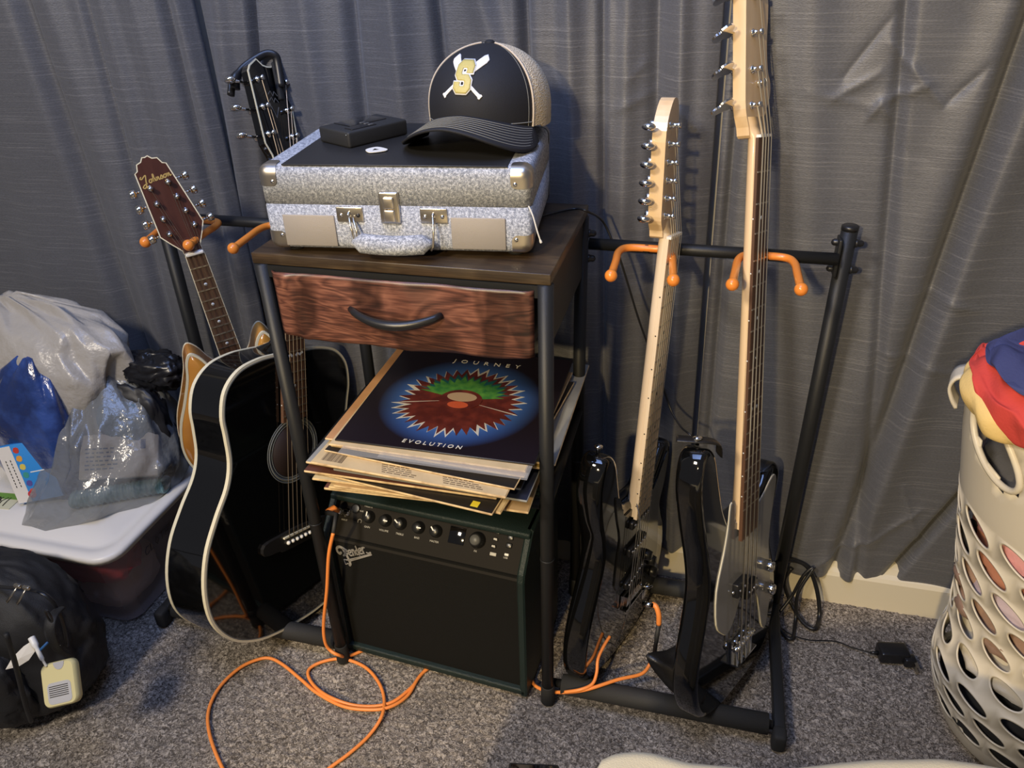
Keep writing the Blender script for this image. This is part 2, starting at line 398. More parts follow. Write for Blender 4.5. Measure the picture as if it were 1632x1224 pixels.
curtain('curtain', 'dark grey curtain panel left of the black gap, behind the bags and mandolin',
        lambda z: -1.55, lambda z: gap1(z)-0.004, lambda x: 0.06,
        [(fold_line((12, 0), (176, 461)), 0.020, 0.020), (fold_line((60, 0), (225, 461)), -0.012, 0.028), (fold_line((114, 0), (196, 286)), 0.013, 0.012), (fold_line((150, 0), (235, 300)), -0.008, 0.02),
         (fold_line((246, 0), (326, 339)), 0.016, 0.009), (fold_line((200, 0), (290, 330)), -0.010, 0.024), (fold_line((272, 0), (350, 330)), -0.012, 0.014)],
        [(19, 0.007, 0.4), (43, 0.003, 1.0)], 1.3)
curtain('curtain', 'dark grey middle curtain panel behind the suitcase and the maple-neck guitar',
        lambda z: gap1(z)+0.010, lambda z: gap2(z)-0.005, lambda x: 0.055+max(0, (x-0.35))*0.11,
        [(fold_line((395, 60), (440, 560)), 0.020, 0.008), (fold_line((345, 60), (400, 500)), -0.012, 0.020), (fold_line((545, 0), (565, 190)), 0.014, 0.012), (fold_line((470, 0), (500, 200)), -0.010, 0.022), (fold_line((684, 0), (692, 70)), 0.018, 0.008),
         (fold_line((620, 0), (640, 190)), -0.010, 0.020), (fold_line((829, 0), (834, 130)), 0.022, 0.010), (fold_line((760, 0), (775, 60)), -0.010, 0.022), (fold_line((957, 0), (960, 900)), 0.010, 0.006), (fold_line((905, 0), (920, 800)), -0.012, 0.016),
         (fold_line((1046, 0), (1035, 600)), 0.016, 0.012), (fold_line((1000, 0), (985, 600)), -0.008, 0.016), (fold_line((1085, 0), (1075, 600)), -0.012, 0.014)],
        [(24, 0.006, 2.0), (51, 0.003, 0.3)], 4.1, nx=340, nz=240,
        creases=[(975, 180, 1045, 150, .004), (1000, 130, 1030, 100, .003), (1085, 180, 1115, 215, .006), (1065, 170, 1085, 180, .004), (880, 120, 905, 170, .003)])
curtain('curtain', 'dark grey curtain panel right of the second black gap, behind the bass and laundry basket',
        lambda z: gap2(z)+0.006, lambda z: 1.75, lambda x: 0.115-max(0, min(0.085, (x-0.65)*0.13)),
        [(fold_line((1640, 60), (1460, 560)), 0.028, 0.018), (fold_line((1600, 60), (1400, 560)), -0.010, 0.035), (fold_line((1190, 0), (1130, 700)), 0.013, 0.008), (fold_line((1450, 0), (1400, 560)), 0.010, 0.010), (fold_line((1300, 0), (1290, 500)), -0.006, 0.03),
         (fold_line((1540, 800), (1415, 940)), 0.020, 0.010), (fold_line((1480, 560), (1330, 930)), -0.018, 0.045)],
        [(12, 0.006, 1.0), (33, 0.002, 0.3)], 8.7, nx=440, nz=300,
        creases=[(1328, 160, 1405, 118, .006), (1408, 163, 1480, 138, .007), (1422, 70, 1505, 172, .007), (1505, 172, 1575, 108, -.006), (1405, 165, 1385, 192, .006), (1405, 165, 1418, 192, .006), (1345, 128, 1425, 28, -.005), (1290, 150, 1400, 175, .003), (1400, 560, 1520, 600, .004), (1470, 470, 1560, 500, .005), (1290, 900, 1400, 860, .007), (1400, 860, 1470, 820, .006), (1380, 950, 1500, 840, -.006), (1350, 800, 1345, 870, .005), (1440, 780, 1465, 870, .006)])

# ------------------------------------------------------------------ guitar rack with drawer table
HT = 0.8676; TW = 0.441; TD = 0.300; XL, XR = -0.404, 0.848
rack = thing('guitar_rack', 'black steel guitar rack with a drawer table in its middle and orange hooks', 'rack', T(0.22, 0.15, 0))
def rp(name, mb, m, **k):
    o = mb.build(name, m, rack, mw=Matrix.Identity(4), **k); return o
tb = MB(); tb.rbox((TW/2, TD/2, HT-0.008), (TW, TD, 0.016), 0.0012, n=1)
bpy.context.view_layer.update()
rp('table_top', tb, TABLEW)
LX = (0.013, 0.4335); LY = (0.0035, 0.286)
for x in LX:
    for y in LY:
        mb = MB(); mb.tube([(x, y, 0.045), (x, y, HT-0.016)], 0.0112, 16)
        o = rp('leg', mb, BLACKM)
        mb = MB(); mb.lathe([(0.0120, 0.0), (0.0135, 0.004), (0.0128, 0.045), (0.0118, 0.047)], 16, T(x, y, 0)); f = mb.build('rubber_foot', RUBBER, o, mw=Matrix.Identity(4))
        mb = MB()
        for zz in (0.36,): mb.lathe([(0.0118, zz), (0.0122, zz+0.001), (0.0122, zz+0.003), (0.0118, zz+0.004)], 16, T(x, y, 0))
        mb.build('collar', BLACKM, o, mw=Matrix.Identity(4))
for y in (0.003, 0.286):
    mb = MB(); mb.box((0.223, y+0.002, HT-0.026), (0.42, 0.012, 0.018)); rp('top_rail', mb, BLACKM)
for x in LX:
    mb = MB(); mb.box((x, 0.145, 0.80), (0.006, 0.262, 0.10)); rp('side_panel', mb, BLACKPM)
    mb = MB(); mb.tube([(x, 0.012, 0.478), (x, 0.278, 0.478)], 0.0095, 14); rp('shelf_side_rail', mb, BLACKM)
for y in (0.003, 0.286):
    mb = MB(); mb.tube([(0.024, y, 0.478), (0.423, y, 0.478)], 0.0095, 14); rp('shelf_rail', mb, BLACKM)
# wire mesh shelf
mb = MB()
for i in range(40):
    x = 0.024+0.399*i/39; mb.tube([(x, 0.004, 0.480), (x, 0.286, 0.480)], 0.0008, 4)
for i in range(28):
    y = 0.006+0.276*i/27; mb.tube([(0.024, y, 0.4815), (0.423, y, 0.4815)], 0.0008, 4)
rp('mesh_shelf', mb, BLACKM, kind='stuff', fix=False)
# drawer: fabric box with wood-print front
mb = MB()
def sag(p):
    u = (p.x-0.03)/0.385; z = p.z
    if p.z < 0.79: z -= 0.006*math.sin(u*PI*0.9+0.5) - 0.002*math.sin(u*23)
    y = p.y
    if p.y < 0.01: y -= 0.004*math.sin(max(0, min(1, (p.z-0.74)/0.1))*PI) + 0.0025*noise.noise(Vector((p.x*22, p.z*14, 1)))
    return Vector((p.x, y, z))
def front(u, v):
    x = 0.030+0.388*u; z = 0.742+0.102*v
    z += (1-v)*(-0.004*math.sin(u*PI) + 0.0016*math.sin(u*19+1))
    y = -0.0055 - 0.004*math.sin(v*PI)*math.sin(u*PI) - 0.0022*ridge((x*16, z*9+x*7, 2)) - (0.004*math.exp(-((u-0.05-0.06*(1-v))/0.018)**2) if v < 0.95 else 0)
    e = min(u, 1-u)
    if e < 0.02: y += 0.006*(1-e/0.02)
    return (x, y, z)
mb.grid(front, 60, 18)
dr = rp('drawer', mb, DRAWERW, fix=False, solid=0.002)
mb = MB(); mb.box((0.224, 0.135, 0.790), (0.372, 0.262, 0.088)); mb.build('drawer_box', BLACKPM, dr, mw=Matrix.Identity(4))
mb = MB()
pts = [(0.151+0.137*t, -0.010-0.024*math.sin(PI*t)**0.7, 0.797-0.010*math.sin(PI*t)+0.002*t) for t in [i/16 for i in range(17)]]
mb.tube(pts, [0.0062-0.0012*abs(math.cos(PI*i/16))+0.0012*math.sin(PI*i/16) for i in range(17)], 12)
mb.build('handle', BLACKP, dr, mw=Matrix.Identity(4), label='black curved plastic drawer pull')
# side frames, bars, padded rails
ZB = 0.800; YB = 0.302
for x in (XL, XR):
    mb = MB(); mb.tube([(x, 0.322, 0.02), (x, 0.322, 0.40), (x, 0.322, 0.845)], 0.0128, 16)
    o = rp('upright', mb, BLACKM)
    mb = MB(); mb.lathe([(0.0132, 0), (0.0132, 0.006), (0.011, 0.0075), (0.0001, 0.0078)], 16, T(x, 0.322, 0.842)); mb.build('end_cap', BLACKP, o, mw=Matrix.Identity(4))
    mb = MB(); mb.rbox((x, 0.17, 0.028), (0.020, 0.335, 0.022), 0.003, n=2); o = rp('foot_beam', mb, BLACKM)
    mb = MB(); mb.rbox((x, 0.006, 0.020), (0.024, 0.030, 0.042), 0.008, n=3); mb.build('foot_cap', RUBBER, o, mw=Matrix.Identity(4))
    mb = MB(); mb.rbox((x, 0.330, 0.016), (0.026, 0.036, 0.032), 0.008, n=3); mb.build('foot_cap', RUBBER, o, mw=Matrix.Identity(4))
def nut_bolt(mb, x, y, z, d):
    s_ = 1 if d > 0 else -1
    mb.lathe([(0.0068, 0), (0.0068, 0.003), (0.0056, 0.004), (0.0056, 0.009), (0.004, 0.012), (0.0001, 0.0135)], 12, T(x, y, z) @ RY(s_*PI/2))
for a, b in ((LX[1]+0.010, XR-0.012), (XL+0.012, LX[0]-0.010)):
    mb = MB(); mb.tube([(a, YB, ZB), (b, YB, ZB)], 0.0098, 16); rp('top_bar', mb, BLACKM)
    for y, r in ((0.020, 0.0185), (0.312, 0.0185)):
        mb = MB(); mb.tube([(a-0.004 if a > 0 else a, y, 0.036), (b, y, 0.036)], 0.008, 12); bar = rp('lower_bar', mb, BLACKM)
        mb = MB(); mb.tube([(a+0.014, y, 0.036), (b-0.008, y, 0.036)], r, 20); mb.build('foam_sleeve', FOAM, bar, mw=Matrix.Identity(4), label='thick black foam sleeve')
for x, d, zz in ((LX[1]+0.010, 1, ZB), (XR-0.011, -1, ZB), (XR+0.011, 1, ZB), (XL+0.011, 1, ZB)):
    for dz in (0.022, -0.022):
        mb = MB(); nut_bolt(mb, x, YB+0.016 if abs(x-XR) < .05 or abs(x-XL) < .05 else YB-0.010, zz+dz, d); rp('bolt', mb, BLACKP)
mb = MB(); mb.rbox((XR-0.012, 0.316, ZB), (0.006, 0.03, 0.062), 0.002, n=1); rp('joint_plate', mb, BLACKM)
mb = MB(); mb.rbox((XL+0.012, 0.316, ZB), (0.006, 0.03, 0.062), 0.002, n=1); rp('joint_plate', mb, BLACKM)
def hook(x0, x1, xb0, xb1, yb=0.172, zb=0.800):
    mb = MB(); ybk = 0.283
    ctrl = [(x0, yb, zb), (x0+(xb0-x0)*0.45, yb+0.05, zb+0.003), (xb0-0.001, ybk-0.022, zb+0.004), (xb0+0.010, ybk, zb+0.004), ((xb0+xb1)/2, ybk+0.004, zb+0.004), (xb1-0.010, ybk, zb+0.004), (xb1+0.001, ybk-0.022, zb+0.004), (x1+(xb1-x1)*0.45, yb+0.05, zb+0.003), (x1, yb, zb)]
    mb.tube(cat_rom(ctrl, 5, False), 0.0062, 12)
    h = rp('hook', mb, ORANGE, label='orange vinyl-coated yoke with ball tips')
    for x in (x0, x1):
        b = MB(); b.lathe([(0.0098*math.sin(PI*i/12)+0.00001, -0.0098*math.cos(PI*i/12)) for i in range(13)], 16, T(x, yb, zb)); b.build('ball_tip', ORANGE, h, mw=Matrix.Identity(4))
    b = MB(); b.tube([((xb0+xb1)/2, ybk, zb+0.004), ((xb0+xb1)/2, YB, zb)], 0.007, 10); b.build('mount', BLACKM, h, mw=Matrix.Identity(4))
hook(0.6775, 0.7735, 0.686, 0.768); hook(0.4985, 0.592, 0.499, 0.582); hook(-0.326, -0.239, -0.345, -0.243); hook(-0.151, -0.050, -0.150, -0.060)

# ------------------------------------------------------------------ stringed instruments
def basis(a, lean, side):
    ca, sa = math.cos(a), math.sin(a)
    n = Vector((sa, -ca, 0)); r = Vector((ca, sa, 0)); u = Vector((0, 0, 1))
    cl, sl = math.cos(lean), math.sin(lean); u, n = u*cl-n*sl, n*cl+u*sl
    cs, ss = math.cos(side), math.sin(side); r, u = r*cs-u*ss, u*cs+r*ss
    return r, u, n
def gframe(x, y, z, a, lean, side, s): return frame((x, y, z), *basis(a, lean, side), s)
I4 = Matrix.Identity(4)
def gframe2(B, N, az, L):
    u = (N-B).normalized(); n = Vector((math.sin(az), -math.cos(az), 0)); n = (n-u*n.dot(u)).normalized()
    return frame(B, u.cross(n), u, n, (N-B).length/L)
def gp(root, name, mb, m, **k): 
    o = mb.build(name, m, root, **k); return o
def neck(root, y0, y1, w0, w1, zf, depth, m, fb_m, fb_th, heel=None, name='neck', trans=None):
    """neck shaft from y0 (body end) to y1 (nut) under a fingerboard whose top is at zf"""
    mb = MB(); loops = []
    N = 14
    for i in range(N+1):
        t = i/N; y = y0+(y1-y0)*t; hw = (w0+(w1-w0)*t)/2; d = depth*(1.12-0.22*t)
        if heel and t < 0.16: d += heel*(1-t/0.16)**2
        lp = [(hw, y, zf-fb_th)]
        for k in range(1, 12):
            th = PI*k/12; lp.append((hw*math.cos(th), y, zf-fb_th-(d-fb_th)*math.sin(th)**0.75))
        lp.append((-hw, y, zf-fb_th)); loops.append(lp)
    for y, hl, hr_2, zt, zb in (trans or ()):
        lp = [(hr_2, y, zt)]
        for k in range(1, 12):
            th = PI*k/12; lp.append((((hr_2 if math.cos(th) > 0 else hl)*math.cos(th)), y, zt-(zt-zb)*math.sin(th)**0.6))
        lp.append((-hl, y, zt)); loops.append(lp)
    mb.stack(loops); gp(root, name, mb, m)
def fretboard(root, y0, y1, w0, w1, zf, th, m, scale, nf, dots, dotm, fretm=NICKEL, side_dots=True, edge=None):
    mb = MB(); mb.stack([[(-w0/2, y0, z), (w0/2, y0, z), (w1/2, y1, z), (-w1/2, y1, z)] for z in (zf-th, zf)], smooth=False)
    fb = gp(root, 'fingerboard', mb, m)
    W_ = lambda y: w0+(w1-w0)*(y-y0)/(y1-y0)
    if edge:
        for sx in (-1, 1):
            mb = MB(); mb.stack([[(sx*w0/2, y0, z), (sx*(w0/2+0.0013), y0, z), (sx*(w1/2+0.0013), y1, z), (sx*w1/2, y1, z)] for z in (zf-th, zf+0.0002)], smooth=False); gp(fb, 'binding', mb, edge)
    ys = [y1-(scale-scale/2**(k/12)) for k in range(nf+1)]
    for k in range(1, nf+1):
        y = ys[k]
        if y < y0+0.002: break
        mb = MB(); hw = W_(y)/2; mb.box((0, y, zf+0.0005), (2*hw, 0.0022, 0.0012)); gp(fb, 'fret', mb, fretm)
    for k in dots:
        yy = (ys[k]+ys[k-1])/2; xs = (0,) if k not in (12, 24) else (-0.009, 0.009)
        if yy < y0: break
        for x in xs:
            mb = MB(); mb.lathe([(0.0030, 0), (0.0030, 0.0003)], 10, T(x, yy, zf)); gp(fb, 'fret_marker', mb, dotm)
        if side_dots:
            mb = MB(); mb.lathe([(0.0012, 0), (0.0012, 0.0003)], 8, T(-W_(yy)/2-0.0001, yy, zf-th*0.6) @ RY(-PI/2)); gp(fb, 'side_marker', mb, side_dots if not isinstance(side_dots, bool) else BLACKP)
    return fb, ys
def strings(root, xs0, y0, z0, xs1, y1, z1, posts, rad, m):
    for i in range(len(xs0)):
        mb = MB(); pts = [(xs0[i], y0, z0), (xs1[i], y1, z1)]
        if posts: pts.append(posts[i])
        mb.tube(pts, rad[i], 6); gp(root, 'string', mb, m, fix=False)
def tuner(root, M, side, shape='oval', m=CHROME, post_h=0.020, arm=0.020, back=0.016):
    """local: z out of the headstock face at 0; side -1 left, +1 right"""
    mb = MB()
    mb.lathe([(0.0055, 0), (0.0055, 0.002), (0.0034, 0.003), (0.0032, post_h*0.6), (0.0040, post_h*0.75), (0.0038, post_h)], 12, M)
    mb.lathe([(0.0058, -back-0.013), (0.0062, -back-0.010), (0.0062, -back)], 10, M)
    zc = -back-0.006
    mb.tube([(0, 0, zc), (side*arm, 0, zc)], 0.0024, 8, M)
    if shape == 'oval':
        mb.lathe([(0.0090*math.sin(PI*i/8)+1e-5, 0.0095*-math.cos(PI*i/8)) for i in range(9)], 12, M @ T(side*(arm+0.007), 0, zc) @ Matrix.Diagonal((1.0, 0.62, 1, 1)))
    elif shape == 'knob':
        mb.lathe([(0.004, 0), (0.0075, 0.002), (0.0078, 0.010), (0.006, 0.012)], 12, M @ T(side*arm, 0, zc) @ RY(side*PI/2))
    else:   # large clover leaf key of a bass
        out = [(a*1.3, b*1.3) for a, b in [(0, -0.004), (0.008, -0.006), (0.016, -0.013), (0.026, -0.012), (0.030, -0.004), (0.027, 0), (0.030, 0.004), (0.026, 0.012), (0.016, 0.013), (0.008, 0.006), (0, 0.004)]]
        pl = cat_rom(out, 3); pl = [(side*x, y) for x, y in pl]
        mb.prism(pl, -0.0015, 0.0015, M @ T(side*arm, 0, zc) @ RX(1.0))
    gp(root, 'tuner', mb, m)

# --- black acoustic guitar
A = gframe(-0.105, 0.105, 0.230, 1.32, 0.085, 0.290, 1.11)
ac = thing('acoustic_guitar', 'glossy black acoustic guitar with cream binding standing left of the drawer table', 'guitar', A)
half = [(0, -0.183), (0.05, -0.181), (0.10, -0.170), (0.15, -0.143), (0.187, -0.095), (0.200, -0.035), (0.193, 0.030), (0.170, 0.085), (0.146, 0.130), (0.138, 0.170), (0.143, 0.215), (0.148, 0.250), (0.140, 0.290), (0.112, 0.318), (0.07, 0.330), (0.03, 0.332)]
AO = cat_rom(half + [(0, 0.332)] + [(-x, y) for x, y in reversed(half[1:])], 5)
D = 0.098
def zbk(y): return -(0.103 - 0.030*(y+0.18)/0.51)
mb = MB(); mb.stack([[(x, y, zbk(y)+0.006) for x, y in AO], [(x, y, -0.006) for x, y in AO]], caps=(False, False)); gp(ac, 'body_side', mb, GLOSS)
def binding(root, O, z0, z1, w_=0.0035, m=CREAM, zz_=None):
    mb = MB(); i_ = inset(O, w_); o_ = inset(O, -0.0006)
    zf_ = (lambda z, y: z) if zz_ is None else (lambda z, y: z+zz_(y))
    mb.stack([[(x, y, zf_(z0, y)) for x, y in i_], [(x, y, zf_(z0, y)) for x, y in o_], [(x, y, zf_(z1, y)) for x, y in o_], [(x, y, zf_(z1, y)) for x, y in i_]], caps=(False, False), smooth=False)
    gp(root, 'binding', mb, m, label='cream edge binding')
binding(ac, AO, -0.0065, 0.0003); binding(ac, AO, -0.0003, 0.0065, zz_=zbk)
mb = MB(); i_ = inset(AO, 0.0035); mb.stack([[(x, y, -0.006) for x, y in i_], [(x, y, 0.0) for x, y in i_]], smooth=False); 
top_ = gp(ac, 'soundboard', mb, GLOSS)
mb = MB(); i1 = inset(AO, 0.0038); i2 = inset(AO, 0.0052); mb.stack([[(x, y, 0.0002) for x, y in i1], [(x, y, 0.0004) for x, y in i1], [(x, y, 0.0004) for x, y in i2], [(x, y, 0.0002) for x, y in i2]], caps=(False, False), smooth=False); gp(top_, 'purfling', mb, ROSET)
mb = MB(); mb.stack([[(x, y, zbk(y)) for x, y in i_], [(x, y, zbk(y)+0.006) for x, y in i_]], smooth=False); gp(ac, 'back', mb, GLOSS)
SH = (0, 0.155)
mb = MB(); mb.lathe([(0.048, 0.0003), (0.048, 0.0006), (0.0001, 0.0006)], 40, T(SH[0], SH[1], 0)); gp(ac, 'soundhole', mb, TORTO)
for r0, r1 in ((0.049, 0.0505), (0.0525, 0.0565), (0.0585, 0.060)):
    mb = MB(); mb.lathe([(r0, 0.0002), (r0, 0.0008), (r1, 0.0008), (r1, 0.0002)], 48, T(SH[0], SH[1], 0)); gp(top_, 'rosette_ring', mb, ROSET)
br = cat_rom([(-0.078, 0.004), (-0.040, 0.008), (0.0, 0.010), (0.040, 0.008), (0.078, 0.004), (0.079, -0.016), (0.042, -0.020), (0.035, -0.024), (-0.035, -0.024), (-0.042, -0.020), (-0.079, -0.016)], 3)
mb = MB(); mb.prism(br, 0, 0.007); bri = gp(ac, 'bridge', mb, BRIDGEW)
mb = MB(); mb.box((0, 0.002, 0.008), (0.074, 0.0028, 0.006)); gp(bri, 'saddle', mb, CREAM)
for k in range(6):
    mb = MB(); mb.lathe([(0.0025, 0.006), (0.0038, 0.008), (0.0038, 0.010), (0.002, 0.0122), (0.0001, 0.0126)], 12, T(-0.02625+0.0105*k, -0.010, 0)); gp(bri, 'bridge_pin', mb, WHITEP)
NUT = 0.648-0.018
neck(ac, 0.325, NUT, 0.056, 0.043, 0.0085, 0.023, GLOSS, ROSE, 0.005, heel=0.075)
fb, ys = fretboard(ac, 0.212, NUT, 0.057, 0.043, 0.0085, 0.006, ROSE, 0.63, 20, (3, 5, 7, 9, 15, 17), MINT, side_dots=MINT)
mb = MB()
for sx in (-1, 1):
    stroke(mb, [(sx*0.004, ys[12]+0.010), (sx*0.008, ys[12]+0.014), (sx*0.013, ys[12]+0.011), (sx*0.020, ys[12]+0.015)], 0.004, 0.0086)
gp(fb, 'fret_marker', mb, MINT, label='white flying-bird inlay at the twelfth fret')
TILT = RX(-0.24)
HM = T(0, NUT, 0.006) @ TILT
hs = [(0.0215, 0), (0.026, 0.022), (0.036, 0.040), (0.0375, 0.06), (0.0415, 0.150), (0.036, 0.160), (0.020, 0.172), (0.008, 0.164), (0, 0.163)]
hsf = hs + [(-x, y) for x, y in reversed(hs[:-1])]
mb = MB(); mb.prism(hsf, -0.015, -0.001, HM); head = gp(ac, 'headstock', mb, GLOSS)
mb = MB(); i_ = inset(hsf, 0.0022); mb.stack([[(x, y, -0.002) for x, y in inset(hsf, 0.0)], [(x, y, 0.0) for x, y in inset(hsf, 0.0)], [(x, y, 0.0) for x, y in i_], [(x, y, -0.002) for x, y in i_]], HM, caps=(False, False), smooth=False); gp(head, 'binding', mb, CREAM)
mb = MB(); mb.prism(i_, -0.002, -0.0003, HM); gp(head, 'face_veneer', mb, GLOSS)
mb = MB()
for rr in (0.0, 1.0):
    stroke(mb, [(-0.010, 0.118-rr*0.01), (-0.004, 0.124-rr*0.01), (0, 0.117-rr*0.01), (0.004, 0.124-rr*0.01), (0.010, 0.118-rr*0.01)], 0.0012, 0.0001, HM)
stroke(mb, [(-0.008, 0.100), (0, 0.083), (0.008, 0.100)], 0.0012, 0.0001, HM); gp(head, 'head_emblem', mb, mat('dim_silver_print', (0.12, 0.12, 0.12), 0.3))
mb = MB(); mb.box((0, NUT+0.002, 0.0075), (0.043, 0.005, 0.009)); gp(ac, 'nut', mb, CREAM)
posts = []
for sx in (-1, 1):
    for k in range(3):
        Mt = HM @ T(sx*0.0255, 0.055+0.042*k, 0); tuner(ac, Mt, sx, 'oval', arm=0.028, back=0.016, post_h=0.014)
        posts.append((sx, Mt @ Vector((0, 0, 0.009))))
PO = [posts[0][1], posts[1][1], posts[2][1], posts[5][1], posts[4][1], posts[3][1]]
strings(ac, [-0.02625+0.0105*k for k in range(6)], 0.002, 0.0115, [-0.0178+0.0071*k for k in range(6)], NUT, 0.0125, PO, [0.0008, 0.0007, 0.0006, 0.0005, 0.0004, 0.0004], BRONZE)
mb = MB(); mb.lathe([(0.0001, -0.010), (0.006, -0.008), (0.004, -0.002), (0.006, 0.0)], 12, T(0, -0.183, -D/2) @ RX(PI/2) @ RX(PI)); gp(ac, 'strap_button', mb, CHROME)
# capo clipped on the headstock
cp = thing('capo', 'black spring capo clipped on top of the black acoustic headstock', 'capo', A @ HM)
mb = MB(); mb.tube(cat_rom([(-0.046, 0.130, -0.030), (-0.042, 0.146, -0.028), (-0.026, 0.164, -0.020), (-0.002, 0.180, 0.002), (0.009, 0.177, 0.013), (0.012, 0.165, 0.012), (0.013, 0.13, 0.009)], 5, False), [0.0085]*7+[0.0065]*24, 10, flat=0.7); gp(cp, 'clamp_arm', mb, BLACKP)
mb = MB(); mb.rbox((0.013, 0.140, 0.0055), (0.011, 0.06, 0.008), 0.003, n=2); gp(cp, 'rubber_pad', mb, RUBBER)
mb = MB(); mb.tube(cat_rom([(-0.015, 0.165, -0.024), (-0.038, 0.150, -0.036), (-0.050, 0.122, -0.038)], 5, False), 0.0062, 10, flat=0.7); gp(cp, 'grip', mb, BLACKP)

# --- electric guitar with maple neck
S_ = gframe(0.5568, 0.1805, 0.1400, 1.2472, 0.0197, 0.1251, 1.08)
st = thing('electric_guitar', 'black electric guitar with pale maple neck and chrome tuners, right of the drawer table', 'guitar', S_)
SO = cat_rom([(0, -0.125), (.07, -.120), (.13, -.085), (.160, -.01), (.155, .05), (.13, .10), (.117, .135), (.122, .18), (.135, .215), (.135, .245), (.115, .256), (.09, .235), (.065, .205), (.032, .192), (-.032, .205), (-.052, .213), (-.070, .235), (-.083, .27), (-.100, .315), (-.125, .335), (-.148, .325), (-.158, .28), (-.146, .22), (-.128, .17), (-.125, .13), (-.14, .08), (-.160, .02), (-.166, -.04), (-.15, -.095), (-.08, -.120)], 4)
def solid_body(root, O, th, m, ro=0.011):
    mb = MB(); loops = []
    for k in range(5):
        a = PI/2*k/4; loops.append((ro*(1-math.sin(a)), -th+ro*(1-math.cos(a))))
    prof = loops + [(ro*(1-math.cos(a)), -ro+ro*math.sin(a)) for a in [PI/2*k/4 for k in range(1, 5)]]
    prof[-1] = (ro, 0.0)
    mb.stack([[(x, y, z) for x, y in inset(O, i)] for i, z in prof]); return gp(root, 'body', mb, m)
solid_body(st, SO, 0.044, GLOSS)
GB = mat('black_pickguard', (0.008, 0.008, 0.008), 0.12)
pgo = cat_rom([(-0.060, 0.040), (-0.070, 0.10), (-0.066, 0.15), (-0.085, 0.20), (-0.098, 0.245), (-0.080, 0.235), (-0.060, 0.195), (-0.032, 0.190), (0.034, 0.186), (0.065, 0.185), (0.100, 0.225), (0.118, 0.235), (0.115, 0.18), (0.100, 0.13), (0.110, 0.08), (0.118, 0.02), (0.105, -0.035), (0.075, -0.02), (0.040, 0.03)], 3)
mb = MB(); mb.prism(pgo, 0.0, 0.0024); gp(st, 'pickguard', mb, GB)
for y, sl in ((0.160, 0), (0.105, 0), (0.040, 0.008)):
    mb = MB(); M = T(0, y, 0.002) @ RZ(math.atan2(sl*2, 0.07)); mb.rbox((0, 0, 0.004), (0.070, 0.016, 0.009), 0.004, M, n=2); pk = gp(st, 'pickup', mb, BLACKP)
    for k in range(6):
        mb = MB(); mb.lathe([(0.0026, 0.006), (0.0026, 0.0098), (0.001, 0.0102)], 8, M @ T(-0.026+0.0104*k, 0, 0)); gp(pk, 'pole_piece', mb, CHROME)
for x, y in ((0.060, 0.045), (0.085, 0.018), (0.100, -0.018)):
    mb = MB(); mb.lathe([(0.0105, 0.0024), (0.0105, 0.005), (0.009, 0.014), (0.006, 0.015)], 16, T(x, y, 0)); gp(st, 'knob', mb, BLACKP)
mb = MB(); mb.box((0, -0.003, 0.003), (0.070, 0.030, 0.003)); mb.box((0, -0.017, 0.008), (0.070, 0.003, 0.012)); bgs = gp(st, 'bridge', mb, CHROME)
for k in range(6):
    mb = MB(); mb.box((-0.0265+0.0106*k, 0.0, 0.0085), (0.0098, 0.020, 0.007)); gp(bgs, 'saddle', mb, CHROME)
mb = MB(); mb.tube([(0.038, -0.010, 0.006), (0.045, -0.012, 0.022), (0.050, -0.010, 0.026)], 0.0026, 8); gp(bgs, 'tremolo_stub', mb, CHROME)
mb = MB(); mb.rbox((0.085, -0.058, 0.001), (0.030, 0.022, 0.006), 0.003, RZ(0.0), n=2); gp(st, 'jack_plate', mb, CHROME)
for x, y in ((-0.128, 0.337), (0.0, -0.109)):
    mb = MB(); mb.lathe([(0.003, 0), (0.003, 0.006), (0.0065, 0.008), (0.0065, 0.011), (0.003, 0.013)], 12, T(x, y, -0.022) @ RX(-PI/2 if y > 0 else PI/2)); gp(st, 'strap_button', mb, CHROME)
NS = 0.648
neck(st, 0.175, NS, 0.056, 0.042, 0.012, 0.023, MAPLEP, MAPLEP, 0.004, heel=0.004, trans=((NS+0.006, 0.0215, 0.0215, 0.0060, -0.0145), (NS+0.014, 0.024, 0.023, 0.0015, -0.017), (NS+0.026, 0.034, 0.025, -0.001, -0.016)))
fb, ys = fretboard(st, 0.172, NS, 0.057, 0.042, 0.0125, 0.006, MAPLEP, 0.648, 22, (3, 5, 7, 9, 12, 15, 17, 19, 21), BLACKP)
mb = MB(); mb.box((0, NS+0.002, 0.0125), (0.042, 0.004, 0.007)); gp(st, 'nut', mb, WHITEP)
hsO = cat_rom([(0.021, 0.0), (0.022, 0.015), (0.030, 0.030), (0.036, 0.050), (0.032, 0.075), (0.028, 0.11), (0.024, 0.150), (0.014, 0.183), (-0.012, 0.190), (-0.034, 0.175), (-0.048, 0.150), (-0.046, 0.10), (-0.043, 0.05), (-0.040, 0.028), (-0.028, 0.012), (-0.021, 0.0)], 3)
HSM = T(0, NS, -0.001) @ RY(0.16) @ RX(-0.03)
mb = MB(); mb.prism(hsO, -0.018, 0.001, HSM); hd = gp(st, 'headstock', mb, MAPLE)
POs = []
for k in range(6):
    Mt = HSM @ T(-0.0265-0.0020*k*0.6, 0.034+0.0245*k, 0.001); tuner(st, Mt, -1, 'oval', arm=0.026, back=0.014, post_h=0.016); POs.append(Mt @ Vector((0, 0, 0.009)))
strings(st, [-0.0265+0.0106*k for k in range(6)], 0.0, 0.0125, [-0.0175+0.007*k for k in range(6)], NS, 0.0165, POs, [0.0008, 0.0007, 0.0006, 0.0005, 0.0004, 0.0004], STEEL)
